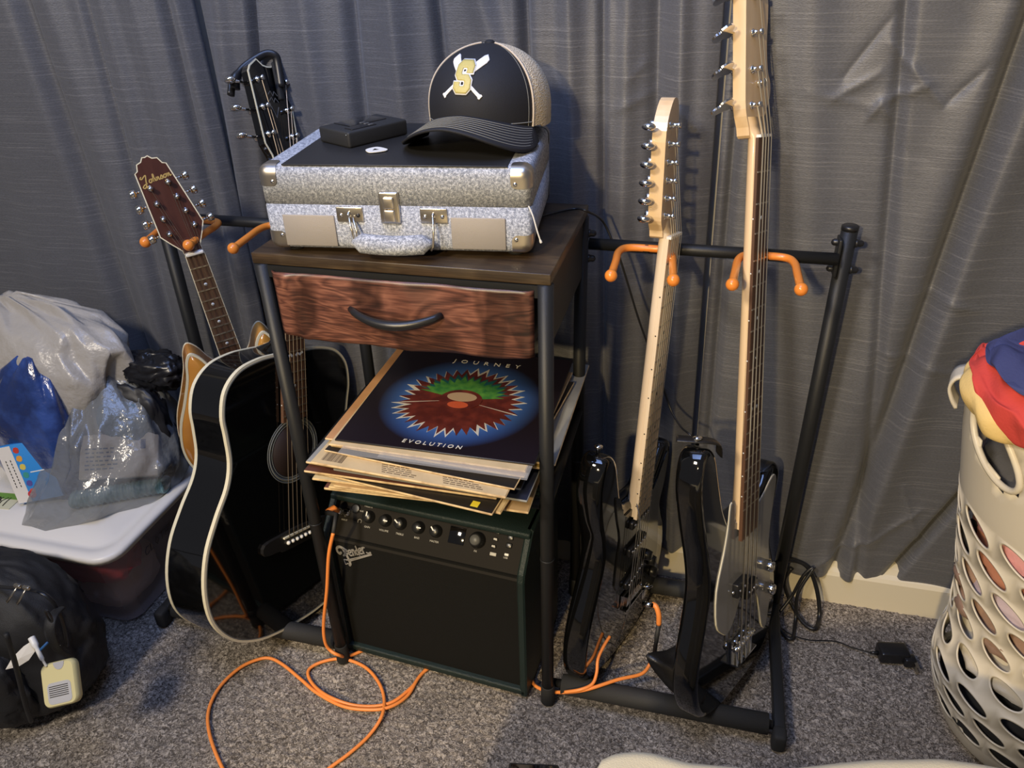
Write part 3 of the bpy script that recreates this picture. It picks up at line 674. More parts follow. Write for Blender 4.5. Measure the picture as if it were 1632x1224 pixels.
mb = MB(); mb.tube(cat_rom([(-0.030, 0.205, 0.010), (-0.048, 0.17, 0.028), (-0.060, 0.08, 0.034), (-0.068, -0.01, 0.026), (-0.060, -0.07, 0.012), (-0.045, -0.09, 0.004)], 6, False), 0.0008, 6); gp(st, 'loose_string', mb, STEEL, fix=False)
# --- bass guitar
B_ = gframe2(P(1178, 1018, 2, 0.135), P(1205, 219, 1, 0.300), 1.12, 0.864)
ba = thing('bass_guitar', 'black bass guitar with grey pickguard and maple headstock, beside the right upright', 'guitar', B_)
BO = cat_rom([(0, -0.105), (.075, -.100), (.135, -.072), (.165, -.01), (.162, .06), (.142, .11), (.130, .150), (.138, .20), (.155, .245), (.160, .275), (.140, .295), (.110, .285), (.075, .255), (.036, .245), (-.036, .250), (-.056, .262), (-.075, .295), (-.090, .345), (-.105, .395), (-.130, .415), (-.155, .400), (-.165, .35), (-.152, .28), (-.135, .21), (-.130, .160), (-.142, .11), (-.165, .04), (-.170, -.02), (-.145, -.075), (-.08, -.100)], 4)
solid_body(ba, BO, 0.045, GLOSS)
pg = cat_rom([(-0.075, 0.055), (-0.098, 0.085), (-0.100, 0.15), (-0.075, 0.21), (-0.062, 0.25), (-0.055, 0.29), (-0.042, 0.282), (-0.036, 0.248), (0.036, 0.244), (0.075, 0.252), (0.118, 0.275), (0.135, 0.262), (0.118, 0.20), (0.112, 0.145), (0.120, 0.09), (0.130, 0.03), (0.115, -0.035), (0.095, -0.02), (0.075, 0.045), (0.045, 0.085), (0.030, 0.10), (0.0, 0.10), (-0.03, 0.06), (-0.055, 0.045)], 3)
mb = MB(); mb.prism(inset(pg, -0.0012), 0.0, 0.0016); pgb = gp(ba, 'pickguard', mb, GUARDE)
mb = MB(); mb.prism(pg, 0.0014, 0.0028); gp(pgb, 'guard_face', mb, GUARD)
for x, y in ((-0.020, 0.122), (0.020, 0.098)):
    mb = MB(); mb.rbox((x, y, 0.007), (0.044, 0.027, 0.014), 0.003, n=2); pk = gp(ba, 'pickup', mb, BLACKP)
    for k in range(4):
        mb = MB(); mb.lathe([(0.0028, 0.012), (0.0028, 0.0150), (0.001, 0.0155)], 8, T(x-0.0145+0.0097*k, y, 0)); gp(pk, 'pole_piece', mb, CHROME)
    mb = MB(); mb.lathe([(0.004, 0.013), (0.003, 0.0165), (0.0001, 0.017)], 10, T(x-0.0265 if x < 0 else x+0.0265, y, -0.008)); gp(pk, 'screw', mb, CHROME)
for x, y in ((0.098, 0.105), (0.108, 0.052)):
    mb = MB(); mb.lathe([(0.0095, 0.003), (0.0105, 0.005), (0.0105, 0.017), (0.009, 0.020), (0.0001, 0.0205)], 20, T(x, y, 0)); gp(ba, 'knob', mb, CHROME, label='chrome dome knob')
mb = MB(); mb.box((0, -0.008, 0.002), (0.078, 0.045, 0.003)); mb.box((0, -0.030, 0.009), (0.078, 0.003, 0.015)); bb = gp(ba, 'bridge', mb, CHROME)
for k in range(4):
    mb = MB(); mb.tube([(-0.0375+0.019*k, 0.0, 0.009), (-0.0195+0.019*k, 0.0, 0.009)], 0.0055, 10); gp(bb, 'saddle', mb, CHROME)
    mb = MB(); mb.tube([(-0.0285+0.019*k, -0.030, 0.010), (-0.0285+0.019*k, 0.0, 0.010)], 0.0016, 6); gp(bb, 'intonation_screw', mb, CHROME)
for x, y in ((-0.130, 0.417), (0.0, -0.106)):
    mb = MB(); mb.lathe([(0.003, 0), (0.003, 0.008), (0.0075, 0.010), (0.0075, 0.013), (0.003, 0.015)], 12, T(x, y, -0.022) @ RX(-PI/2 if y > 0 else PI/2)); gp(ba, 'strap_button', mb, CHROME)
NB = 0.864
neck(ba, 0.235, NB, 0.062, 0.041, 0.012, 0.024, MAPLE, ROSE, 0.004, heel=0.004, trans=((NB+0.006, 0.0205, 0.0205, 0.0060, -0.0150), (NB+0.016, 0.023, 0.022, 0.0010, -0.017), (NB+0.030, 0.030, 0.026, -0.001, -0.015)))
fb, ys = fretboard(ba, 0.215, NB, 0.063, 0.040, 0.0125, 0.006, ROSE, 0.864, 20, (3, 5, 7, 9, 12, 15, 17, 19), MINT, side_dots=MINT)
mb = MB(); mb.box((0, NB+0.002, 0.0125), (0.040, 0.004, 0.007)); gp(ba, 'nut', mb, WHITEP)
hbO = cat_rom([(0.020, 0.0), (0.021, 0.015), (0.034, 0.035), (0.048, 0.055), (0.050, 0.075), (0.040, 0.095), (0.036, 0.13), (0.040, 0.18), (0.030, 0.22), (0.005, 0.243), (-0.022, 0.238), (-0.034, 0.215), (-0.036, 0.15), (-0.037, 0.08), (-0.036, 0.04), (-0.026, 0.015), (-0.020, 0.0)], 3)
HBM = T(0, NB, -0.001) @ RX(-0.03)
mb = MB(); mb.prism(hbO, -0.018, 0.001, HBM); gp(ba, 'headstock', mb, MAPLE)
POb = []
for k in range(4):
    Mt = HBM @ T(-0.019+0.002*k, 0.045+0.048*k, 0.001); tuner(ba, Mt, -1, 'bass', arm=0.020, back=0.016, post_h=0.016); POb.append(Mt @ Vector((0, 0, 0.009)))
mb = MB(); mb.lathe([(0.006, 0), (0.006, 0.003), (0.003, 0.005), (0.003, 0.008), (0.006, 0.010)], 12, HBM @ T(0.006, 0.075, 0.001)); gp(ba, 'string_tree', mb, CHROME)
strings(ba, [-0.0285+0.019*k for k in range(4)], 0.0, 0.0150, [-0.0150+0.010*k for k in range(4)], NB, 0.0170, POb, [0.0016, 0.0013, 0.0011, 0.0009], STEEL)
# folded leather strap end hanging from the bass
sp = thing('guitar_strap', 'black leather strap end folded to a point under the bass body', 'strap', T(0.62, 0.02, 0.08))
mb = MB()
tp = [P(1030, 1045, 1, -0.01), P(1062, 1036, 1, 0.02), P(1098, 1022, 1, 0.05), P(1125, 1060, 1, 0.03), P(1120, 1122, 1, -0.026), P(1085, 1112, 1, -0.025), P(1055, 1085, 1, -0.018)]
cen = sum(tp, Vector())/len(tp); rim = cat_rom([tuple(p) for p in tp], 5); n = len(rim)
vs = [cen+Vector((0, -0.012, 0.008))] + [Vector(p).lerp(cen+Vector((0, -0.010, 0.004)), 0.5) for p in rim] + [Vector(p) for p in rim]
fs = [(0, 1+i, 1+(i+1) % n) for i in range(n)] + [(1+i, 1+n+i, 1+n+(i+1) % n, 1+(i+1) % n) for i in range(n)]
mb.add(vs, fs, None, 0, True)
mb.build('strap_leather', mat('black_leather', (0.010, 0.009, 0.008), 0.38, bump=('noise', 300, 0.2)), sp, mw=I4, fix=False, solid=0.003)
hb = B_ @ Vector((-0.130, 0.424, -0.022))
mb = MB(); mb.tube(cat_rom([tuple(hb+Vector((-0.032, 0.00, 0.000))), tuple(hb+Vector((-0.012, 0, 0.001))), tuple(hb+Vector((0.014, 0.004, 0.000))), tuple(hb+Vector((0.032, 0.014, -0.010))), tuple(hb+Vector((0.036, 0.020, -0.034)))], 4, False), 0.010, 8, flat=0.22); mb.build('strap_tab', MATS['black_leather'], sp, mw=I4, fix=False)

# --- mandolin hanging in the left hook
Nn = P(309.5, 402.5, 1, 0.190); Jj = P(374, 581, 1, 0.205)
uu = (Nn-Jj).normalized(); an = 0.72; nn = Vector((math.sin(an), -math.cos(an), 0)); nn = (nn-uu*nn.dot(uu)).normalized(); rr_ = uu.cross(nn)
Lm = (Nn-Jj).length
MM = frame(Jj, rr_, uu, nn, 1.0)
SUNB = mat('sunburst_lacquer', (0.60, 0.27, 0.045), 0.14, noise_=(3, (0.30, 0.10, 0.02), 0.45, 0.65, (1, 1, 1)), coat=0.6)
REDBR = mat('dark_red_brown_lacquer', (0.060, 0.020, 0.014), 0.22, noise_=(9, (0.085, 0.030, 0.020), 0.3, 0.7, (9, 0.7, 9)), coat=0.3)
ma = thing('mandolin', 'sunburst mandolin with eight tuners hanging in the leftmost orange hook', 'mandolin', MM)
hm = [(0, -0.300), (0.05, -0.295), (0.10, -0.265), (0.138, -0.21), (0.148, -0.155), (0.136, -0.10), (0.112, -0.050), (0.092, -0.005), (0.082, 0.030), (0.070, 0.046), (0.055, 0.034), (0.040, 0.004), (0.024, -0.012)]
MO = cat_rom(hm + [(0, -0.012)] + [(-x, y) for x, y in reversed(hm[1:])], 4)
mb = MB(); mb.stack([[(x, y, z) for x, y in MO] for z in (-0.056, -0.010)], caps=(False, False)); gp(ma, 'body_side', mb, SUNB)
binding(ma, MO, -0.0105, -0.0045); binding(ma, MO, -0.0605, -0.0555)
mb = MB(); i_ = inset(MO, 0.003); cx_ = (0, -0.15)
lps = []
for k in range(6):
    t = k/5; lps.append([(cx_[0]+(x-cx_[0])*(1-t*0.9), cx_[1]+(y-cx_[1])*(1-t*0.9), -0.005+0.010*math.sin(t*PI/2)) for x, y in i_])
mb.stack([[(x, y, -0.012) for x, y in i_]]+lps, capmi=0); gp(ma, 'carved_top', mb, SUNB)
mb = MB(); mb.stack([[(x, y, -0.060) for x, y in i_], [(x, y, -0.055) for x, y in i_]], smooth=False); gp(ma, 'back', mb, SUNB)
neck(ma, -0.02, Lm, 0.040, 0.031, 0.012, 0.020, SUNB, ROSE, 0.004, heel=0.02)
fb, ys = fretboard(ma, -0.045, Lm, 0.041, 0.031, 0.0120, 0.005, ROSE, 0.43, 20, (3, 5, 7, 10, 12, 15), MINT, side_dots=False, edge=CREAM)
mb = MB(); mb.rbox((0, Lm+0.003, 0.012), (0.031, 0.006, 0.010), 0.002, n=2); gp(ma, 'nut', mb, WHITEP)
HMm = T(0, Lm, 0.006) @ RZ(0.13) @ RX(-0.20)
mh = [(0.0155, 0.0), (0.017, 0.012), (0.028, 0.028), (0.039, 0.046), (0.038, 0.056), (0.0335, 0.10), (0.0275, 0.155), (0.022, 0.158), (0.018, 0.168), (0.010, 0.170), (0.005, 0.176), (0, 0.175)]
mhf = mh + [(-x, y) for x, y in reversed(mh[:-1])]
mb = MB(); mb.prism(mhf, -0.014, -0.001, HMm); head = gp(ma, 'headstock', mb, SUNB)
mb = MB(); i_ = inset(mhf, 0.0018); mb.stack([[(x, y, -0.002) for x, y in mhf], [(x, y, 0.0) for x, y in mhf], [(x, y, 0.0) for x, y in i_], [(x, y, -0.002) for x, y in i_]], HMm, caps=(False, False), smooth=False); gp(head, 'binding', mb, CREAM)
mb = MB(); mb.prism(i_, -0.002, -0.0003, HMm); gp(head, 'face_veneer', mb, REDBR)
GOLDP = mat('gold_print', (0.70, 0.48, 0.16), 0.35, 0.4)
mb = MB()
def script_word(mb, M, z, s, w_):
    """hand-lettered 'Johnson': each letter a few strokes"""
    L = {'J': [[(0.3, 1.25), (0.05, 1.05), (0.25, 0.9), (0.75, 1.2), (1.0, 1.25), (0.75, 0.6), (0.45, -0.25), (0.1, -0.5), (-0.1, -0.3), (0.2, -0.05), (0.75, 0.1)]],
         'o': [[(0.4, 0.5), (0.15, 0.4), (0.05, 0.15), (0.2, 0.0), (0.4, 0.1), (0.5, 0.35), (0.38, 0.5), (0.7, 0.42)]],
         'h': [[(0.0, 0.05), (0.35, 0.7), (0.4, 1.05), (0.28, 1.0), (0.08, 0.0)], [(0.12, 0.2), (0.35, 0.48), (0.42, 0.3), (0.38, 0.05), (0.6, 0.1)]],
         'n': [[(0.02, 0.4), (0.12, 0.48), (0.05, 0.0), (0.22, 0.38), (0.38, 0.46), (0.36, 0.1), (0.45, 0.02), (0.62, 0.15)]],
         's': [[(0.0, 0.1), (0.3, 0.55), (0.38, 0.25), (0.25, 0.0), (0.05, 0.05)], [(0.25, 0.0), (0.55, 0.12)]]}
    x = 0
    for ch, adv in zip('Johnson', (1.05, 0.62, 0.6, 0.58, 0.5, 0.62, 0.6)):
        for pl in L[ch]:
            pts = [((x+a)*s, b*s) for a, b in cat_rom(pl, 4, False)]; stroke(mb, pts, w_, z, M, th=0.0003)
        x += adv
script_word(mb, HMm @ T(-0.0235, 0.134, 0) @ RZ(0.0), 0.0001, 0.0108, 0.0018); gp(head, 'lettering', mb, GOLDP, label="gold script lettering reading Johnson", fix=False)
POm = []
for sx in (-1, 1):
    for k in range(4):
        Mt = HMm @ T(sx*(0.0225-0.0024*k), 0.046+0.0265*k, 0); tuner(ma, Mt, sx, 'knob', arm=0.024, back=0.014, post_h=0.012); POm.append((sx, k, Mt @ Vector((0, 0, 0.007))))
pm = {(a, b): v for a, b, v in POm}
order = [pm[(-1, k)] for k in range(4)]+[pm[(1, k)] for k in (3, 2, 1, 0)]
strings(ma, [-0.0195, -0.0175, -0.0085, -0.0065, 0.0065, 0.0085, 0.0175, 0.0195], -0.17, 0.020, [-0.0135, -0.0118, -0.0058, -0.004, 0.004, 0.0058, 0.0118, 0.0135], Lm, 0.0165, order, [0.0004]*8, BRONZE)
mb = MB(); mb.rbox((0, -0.17, 0.011), (0.09, 0.008, 0.016), 0.003, n=2); gp(ma, 'bridge', mb, BRIDGEW)

# ------------------------------------------------------------------ suitcase record player on the table
def tweed_mat():
    m = bpy.data.materials.new('grey_tweed'); m.use_nodes = True; nt = m.node_tree; b = nt.nodes['Principled BSDF']
    tc = nt.nodes.new('ShaderNodeTexCoord')
    n1 = nt.nodes.new('ShaderNodeTexNoise'); n1.inputs['Scale'].default_value = 620; n1.inputs['Detail'].default_value = 3
    n2 = nt.nodes.new('ShaderNodeTexNoise'); n2.inputs['Scale'].default_value = 260; n2.inputs['Detail'].default_value = 2
    nt.links.new(tc.outputs['Object'], n1.inputs['Vector']); nt.links.new(tc.outputs['Object'], n2.inputs['Vector'])
    ad = nt.nodes.new('ShaderNodeMath'); ad.operation = 'MULTIPLY_ADD'; ad.inputs[1].default_value = 0.5
    hf = nt.nodes.new('ShaderNodeMath'); hf.operation = 'MULTIPLY'; hf.inputs[1].default_value = 0.5
    nt.links.new(n2.outputs['Fac'], hf.inputs[0]); nt.links.new(n1.outputs['Fac'], ad.inputs[0]); nt.links.new(hf.outputs[0], ad.inputs[2])
    r = nt.nodes.new('ShaderNodeValToRGB'); e = r.color_ramp.elements
    e[0].position = 0.38; e[0].color = (0.15, 0.165, 0.20, 1); e[1].position = 0.64; e[1].color = (0.60, 0.62, 0.67, 1)
    k = e.new(0.5); k.color = (0.30, 0.32, 0.36, 1)
    nt.links.new(ad.outputs[0], r.inputs[0]); nt.links.new(r.outputs[0], b.inputs['Base Color'])
    bn = nt.nodes.new('ShaderNodeBump'); bn.inputs['Strength'].default_value = 0.5; bn.inputs['Distance'].default_value = 0.0008
    nt.links.new(n1.outputs['Fac'], bn.inputs['Height']); nt.links.new(bn.outputs[0], b.inputs['Normal'])
    b.inputs['Roughness'].default_value = 0.9; return m
TWEED = tweed_mat()
PVC = mat('black_leatherette', (0.016, 0.016, 0.017), 0.42, bump=('noise', 500, 0.15))
GRILLE = mat('grille_mesh_grey', (0.34, 0.31, 0.28), 0.5, 0.25, bump=('vor', 1500, 0.25))
K = T(0.0345, 0.001, HT+0.008) @ RZ(math.radians(6.6))
SW, SD, SH_ = 0.374, 0.262, 0.118
su = thing('suitcase_record_player', 'grey tweed suitcase record player with metal corners on the drawer table', 'record player', K)
def kp(name, mb, m, par=None, **k): return mb.build(name, m, par if par else su, **k)
SEAM = 0.066
mb = MB(); mb.rbox((SW/2, SD/2, SH_/2), (SW, SD, SH_), 0.0125, n=4, fn=lambda p: Vector((p.x, p.y, min(p.z, SEAM-0.0004))))
base = kp('case_base', mb, TWEED)
mb = MB(); mb.rbox((SW/2, SD/2, SH_/2), (SW, SD, SH_), 0.0125, n=4, fn=lambda p: Vector((p.x, p.y, max(p.z, SEAM+0.0004)))); lid = kp('case_lid', mb, TWEED)
mb = MB(); mb.rbox((SW/2+0.002, SD/2-0.001, SH_+0.0002), (0.308, SD-0.010, 0.002), 0.0008, n=1); kp('top_panel', mb, PVC, lid)
mb = MB(); mb.box((SW/2, SD/2, SEAM), (SW-0.006, SD-0.006, 0.004)); kp('seam_gap', mb, BLACKP)
for x in (0.026, SW-0.026):
    for y in (0.03, SD-0.03):
        mb = MB(); mb.lathe([(0.011, -0.008), (0.012, -0.006), (0.012, 0.001)], 16, T(x, y, 0)); kp('rubber_foot', mb, RUBBER)
def corner(x, y, z, sx, sy, sz):
    """metal ball corner wrapped round three faces"""
    mb = MB(); S = 0.027; R = 0.0125; N_ = 8; g = 0.0012
    def face(a, b):
        c = []
        for i in range(N_+1):
            for j in range(N_+1):
                yield i, j
    ax = [0, 0, 0]
    vs = []; fs = []
    M = T(x, y, z) @ Matrix.Diagonal((sx, sy, sz, 1))
    def pt(p):
        q = Vector([max(R, k) for k in p]); p = Vector(p); d = p-q
        if d.length > 1e-9: p = q+d.normalized()*(R+g)
        else: p = p
        return p
    for ax_ in range(3):
        base_i = len(vs)
        for i in range(N_+1):
            for j in range(N_+1):
                a, b = S*i/N_, S*j/N_
                # trim the far corner round
                if a > S*0.7 and b > S*0.7:
                    dd = math.hypot(a-S*0.7, b-S*0.7)
                    if dd > S*0.3: a = S*0.7+(a-S*0.7)*S*0.3/dd; b = S*0.7+(b-S*0.7)*S*0.3/dd
                p = [a, b]; p.insert(ax_, 0.0); q = pt(p)
                if min(a, b) >= R: q[ax_] = -g
                vs.append(q)
        for i in range(N_):
            for j in range(N_):
                k = base_i+i*(N_+1)+j; fs.append((k, k+1, k+N_+2, k+N_+1))
    mb.add(vs, fs, M, 0, True)
    o = kp('corner_cap', mb, NICKEL, label='brushed metal case corner')
    for p, rot in (((0.021, -g, 0.021), RX(PI/2)),):
        mb = MB(); mb.lathe([(0.0030, 0), (0.0028, 0.001), (0.0015, 0.0018), (0.0001, 0.002)], 10, M @ T(*p) @ rot); kp('rivet', mb, CHROME, o)
for x, sx in ((0, 1), (SW, -1)):
    for y, sy in ((0, 1), (SD, -1)):
        corner(x, y, 0.0003, sx, sy, 1); corner(x, y, SH_-0.0003, sx, sy, -1)
for x0 in (0.026, 0.264):
    mb = MB(); mb.rbox((x0+0.0375, -0.0008, 0.0290), (0.075, 0.0030, 0.045), 0.0014, n=2); kp('speaker_grille', mb, GRILLE, label='small rectangular grey speaker grille')
LATCH = mat('satin_latch_metal', (0.66, 0.60, 0.50), 0.28, 1.0)
mb = MB(); mb.rbox((0.1815, -0.002, 0.0635), (0.028, 0.006, 0.044), 0.0028, n=3); la = kp('latch', mb, LATCH)
mb = MB(); mb.rbox((0.1815, -0.0062, 0.071), (0.015, 0.005, 0.016), 0.002, n=2); kp('latch_hasp', mb, NICKEL, la)
mb = MB(); mb.rbox((0.1815, -0.0060, 0.0530), (0.016, 0.005, 0.018), 0.003, n=2); kp('latch_button', mb, NICKEL, la)
for x0, h2 in ((0.124, True), (0.2415, False)):
    mb = MB(); mb.rbox((x0, -0.001, 0.0530), (0.038, 0.0032, 0.021), 0.0015, n=2); bk = kp('handle_bracket', mb, LATCH)
    for dx in (-0.012, 0.012):
        mb = MB(); mb.lathe([(0.0030, 0), (0.0024, 0.0014), (0.0001, 0.002)], 10, T(x0+dx, -0.0026, 0.052) @ RX(PI/2)); kp('rivet', mb, CHROME if not (h2 and dx > 0) else BLACKP, bk)
    mb = MB(); mb.tube([(x0, -0.001, 0.057), (x0, -0.007, 0.056), (x0, -0.008, 0.050), (x0, -0.002, 0.048)], 0.0018, 8); kp('loop', mb, CHROME, bk)
hm_ = MB()
hp = [(0.128+0.112*i/26, -0.0165-0.003*math.sin(PI*i/26), 0.0190-0.0030*math.sin(PI*i/26)) for i in range(27)]
hm_.tube(hp, [0.0135*min(1, (0.25+i*0.25))*min(1, 0.25+(26-i)*0.25) for i in range(27)], 16, flat=1.0); hd_ = kp('handle', hm_, TWEED)
for pts in ([(0.124, -0.007, 0.052), (0.127, -0.012, 0.038), (0.132, -0.018, 0.024)], [(0.129, -0.006, 0.050), (0.134, -0.012, 0.036), (0.137, -0.018, 0.024)], [(0.2415, -0.008, 0.054), (0.2425, -0.014, 0.035), (0.2415, -0.019, 0.016), (0.2385, -0.019, 0.010)]):
    mb = MB(); mb.tube(pts, 0.0016, 8); kp('handle_strap', mb, LATCH, hd_)
mb = MB(); mb.tube(cat_rom([(SW-0.004, 0.001, SEAM+0.002), (SW+0.002, -0.003, SEAM-0.010), (SW+0.008, -0.006, SEAM-0.030), (SW+0.013, -0.006, SEAM-0.046)], 5, False), [0.0010]*14+[0.0018, 0.0018], 6); kp('loose_thread', mb, mat('white_thread', (0.7, 0.68, 0.62), 0.8), label='loose pale thread at the seam end')
# --- cassette player
c0 = P(512, 226, 2, 0.996); c1 = P(561, 232, 2, 0.996)
KC = T(0.122, 0.166, HT+0.008+SH_+0.0012) @ RZ(math.radians(62)) @ Matrix.Scale(0.90, 4)
cs = thing('cassette_player', 'black portable cassette player lying on the suitcase lid', 'cassette player', KC)
mb = MB(); mb.rbox((0, 0, 0.0125), (0.122, 0.080, 0.025), 0.004, n=3); kp('body', mb, BLACKPM, cs)
mb = MB(); mb.rbox((0.004, 0.012, 0.0255), (0.075, 0.045, 0.0016), 0.0007, n=1); kp('lid_window', mb, GLOSS, cs)
mb = MB(); mb.rbox((-0.022, -0.022, 0.0255), (0.050, 0.020, 0.002), 0.0009, n=1); kp('control_panel', mb, BLACKP, cs)
for k in range(3):
    mb = MB(); mb.rbox((-0.006, -0.006-0.011*k, 0.0262), (0.010, 0.005, 0.003), 0.0012, n=2); kp('button', mb, mat('grey_button%d' % k, (0.08, 0.08, 0.08), 0.3) if k == 0 else bpy.data.materials['grey_button0'], cs)
mb = MB(); mb.lathe([(0.0016, 0), (0.0001, 0.0008)], 8, T(-0.0612, -0.034, 0.020) @ RY(-PI/2)); kp('socket', mb, CHROME, cs)
# --- guitar pick
pkp = P(600, 240, 2, HT+0.008+SH_+0.002)
PM_ = T(pkp.x, pkp.y, pkp.z+0.0006) @ RZ(math.radians(95))
pick = thing('guitar_pick', 'white guitar pick with a dark triangle lying near the front of the suitcase lid', 'guitar pick', PM_)
pl = cat_rom([(0, 0.0155), (-0.0135, 0.008), (-0.0145, 0.000), (-0.006, -0.013), (0, -0.016), (0.006, -0.013), (0.0145, 0.000), (0.0135, 0.008)], 4)
mb = MB(); mb.prism(pl, 0, 0.0009); kp('plate', mb, WHITEP, pick)
mb = MB(); mb.prism([(-0.005, 0.004), (0.005, 0.004), (0, -0.004)], 0.0009, 0.0011); kp('triangle_print', mb, BLACKP, pick)

# --- cap
ZL = HT+0.008+SH_+0.0015
KH = T(0.304, 0.222, ZL+0.012) @ RZ(math.radians(-6)) @ RX(math.radians(-3))
CAPB = mat('black_cap_twill', (0.007, 0.0075, 0.011), 0.75, bump=('noise', 900, 0.2))
MESHT = mat('tan_cap_mesh', (0.66, 0.55, 0.38), 0.8, bump=('vor', 420, 0.9))
PIPE = mat('tan_cap_piping', (0.56, 0.47, 0.36), 0.7)
STITCH = mat('grey_stitching', (0.22, 0.22, 0.20), 0.8)
cap = thing('baseball_cap', 'black and tan trucker cap with a gold letter on the suitcase lid', 'cap', KH)
CA, CB, CH = 0.086, 0.100, 0.104
def crown(th, t, off=0.0):
    """th: 0 = front (-y), grows to the wearer's left; t: 0 rim .. 1 apex"""
    z = CH*t; f = (1-t**2.8)**(1/2.0)
    fr = max(0, math.cos(th)); 
    a = CA*(1+0.03*math.sin(t*PI)); b = CB*(1+0.05*fr*math.sin(t*PI))
    x = (a+off)*math.sin(th)*f; y = -(b+off)*math.cos(th)*f
    zz = 0.008 + z*(1+0.0*fr) + off*t
    if math.cos(th) < 0.2: zz -= 0.004*(1-t)
    return Vector((x, y, zz))
FA = math.radians(66)
mb = MB(); mb.grid(lambda u, v: crown(-FA+2*FA*u, 1-(1-v)**1.6 if v < 1 else 1.0), 40, 26); fp = kp('front_panel', mb, CAPB, cap, fix=False, solid=0.0016)
mb = MB(); mb.grid(lambda u, v: crown(FA+(2*PI-2*FA)*u, 1-(1-v)**1.6), 60, 26); kp('mesh_panel', mb, MESHT, cap, fix=False, solid=0.0014)
for sg in (-1, 1):
    mb = MB(); mb.tube([crown(sg*FA, 1-(1-i/24)**1.6, 0.0012) for i in range(24)], 0.0016, 6); kp('piping', mb, PIPE, cap)
    mb = MB(); mb.tube([crown(sg*(FA-0.09), 1-(1-i/24)**1.6, 0.0008) for i in range(22)], 0.0005, 4); kp('stitch_line', mb, STITCH, cap)
mb = MB(); mb.lathe([(0.0075, -0.002), (0.0075, 0.002), (0.005, 0.0045), (0.0001, 0.0055)], 16, T(0, 0, CH+0.0075)); kp('top_button', mb, CAPB, cap)
mb = MB(); mb.grid(lambda u, v: crown(FA+(2*PI-2*FA)*u, v*0.10, 0.0012), 40, 3); kp('hem_band', mb, MESHT, cap, fix=False)
# visor
def visor(u, v, off=0.0):
    """u -1..1 across, v 0 at the crown .. 1 at the edge"""
    th = u*FA*1.02; rim = crown(th, 0.02); R2 = 0.074*(max(0.0, 1-abs(u)**3.2))**0.5
    d = Vector((0.30*math.sin(th), -1, 0)).normalized()
    p = rim + d*R2*v
    p.z = 0.008 + 0.034*math.cos(min(1, abs(p.x)/0.088)*PI*0.5)*(0.55+0.45*v) - 0.022*v + off - 0.004*abs(u)
    p.x *= 1.0+0.10*v
    return p
mb = MB(); mb.grid(lambda a, b: visor(-1+2*a, b), 44, 12); vi = kp('visor', mb, CAPB, cap, fix=False, solid=0.0030)
for k in range(8):
    mb = MB(); mb.tube([visor(-0.97+1.94*i/40, 0.16+0.10*k, 0.0018) for i in range(41)], 0.00055, 4); kp('stitch_line', mb, STITCH, vi)
mb = MB(); mb.tube([crown(-FA+2*FA*i/30, 0.055+0.025*math.cos((-1+2*i/30)*1.4), 0.0012) for i in range(31)], 0.0006, 4); kp('stitch_line', mb, STITCH, cap)
# embroidered emblem wrapped on the front panel
def on_front(x, y, off):
    t = max(0, min(0.97, (y+0.058)/CH)); f = (1-t**2.8)**0.5*(1+0.03*math.sin(t*PI))
    return crown(math.asin(max(-1, min(1, x/(CA*f)))), t, off)
def wrap_poly(name, polys, m, par, off):
    bm = bmesh.new()
    for pl in polys:
        f = bm.faces.new([bm.verts.new((x, y, 0)) for x, y in pl])
    bmesh.ops.triangulate(bm, faces=bm.faces[:])
    bmesh.ops.subdivide_edges(bm, edges=bm.edges[:], cuts=3, use_grid_fill=True)
    mb = MB(); bm.verts.index_update(); mb.add([on_front(v.co.x, v.co.y, off) for v in bm.verts], [[v.index for v in f.verts] for f in bm.faces], None, 0, True); bm.free()
    return mb.build(name, m, par, fix=False, solid=0.0009)
Sp = [(-9, 20), (9, 20), (15, 14), (15, 5), (4, 5), (4, 9), (2, 11), (-3, 11), (-4, 9), (-4, 5), (-2, 3), (9, 3), (15, -3), (15, -14), (9, -20), (-9, -20), (-15, -14), (-15, -6), (-4, -6), (-4, -10), (-2, -11), (3, -11), (4, -9), (4, -6), (2, -4), (-9, -4), (-15, 2), (-15, 14)]
k_ = 0.00094; OX, OY = -0.003, 0.008
S1 = [(OX+x*k_*0.86, OY+y*k_*1.02) for x, y in Sp]
def fat(pl, d):
    n = len(pl); out = []
    A_ = sum(pl[i][0]*pl[(i+1) % n][1]-pl[(i+1) % n][0]*pl[i][1] for i in range(n)); sg = 1 if A_ > 0 else -1
    for i in range(n):
        p, q, r = Vector(pl[i-1]), Vector(pl[i]), Vector(pl[(i+1) % n])
        a = (q-p).normalized(); b = (r-q).normalized(); na = Vector((a.y, -a.x))*sg; nb = Vector((b.y, -b.x))*sg
        m = (na+nb); m = m/max(0.6, m.length_squared)*2*0.5; m = m.normalized()*min(1.6, 1/max(0.5, m.normalized().dot(na)))
        v = q+m*d; out.append((v.x, v.y))
    return out
WTH = mat('white_thread_embroidery', (0.80, 0.79, 0.78), 0.6, bump=('noise', 900, 0.3)); GTH = mat('gold_thread_embroidery', (0.50, 0.42, 0.13), 0.45, bump=('noise', 900, 0.3))
bat = [(x*0.98, y*0.98) for x, y in [(-0.0022, -0.034), (-0.0034, -0.0355), (-0.0030, -0.038), (0.0030, -0.038), (0.0034, -0.0355), (0.0022, -0.034), (0.0018, -0.015), (0.0050, 0.012), (0.0056, 0.030), (0.0040, 0.0335), (-0.0040, 0.0335), (-0.0056, 0.030), (-0.0050, 0.012), (-0.0018, -0.015)]]
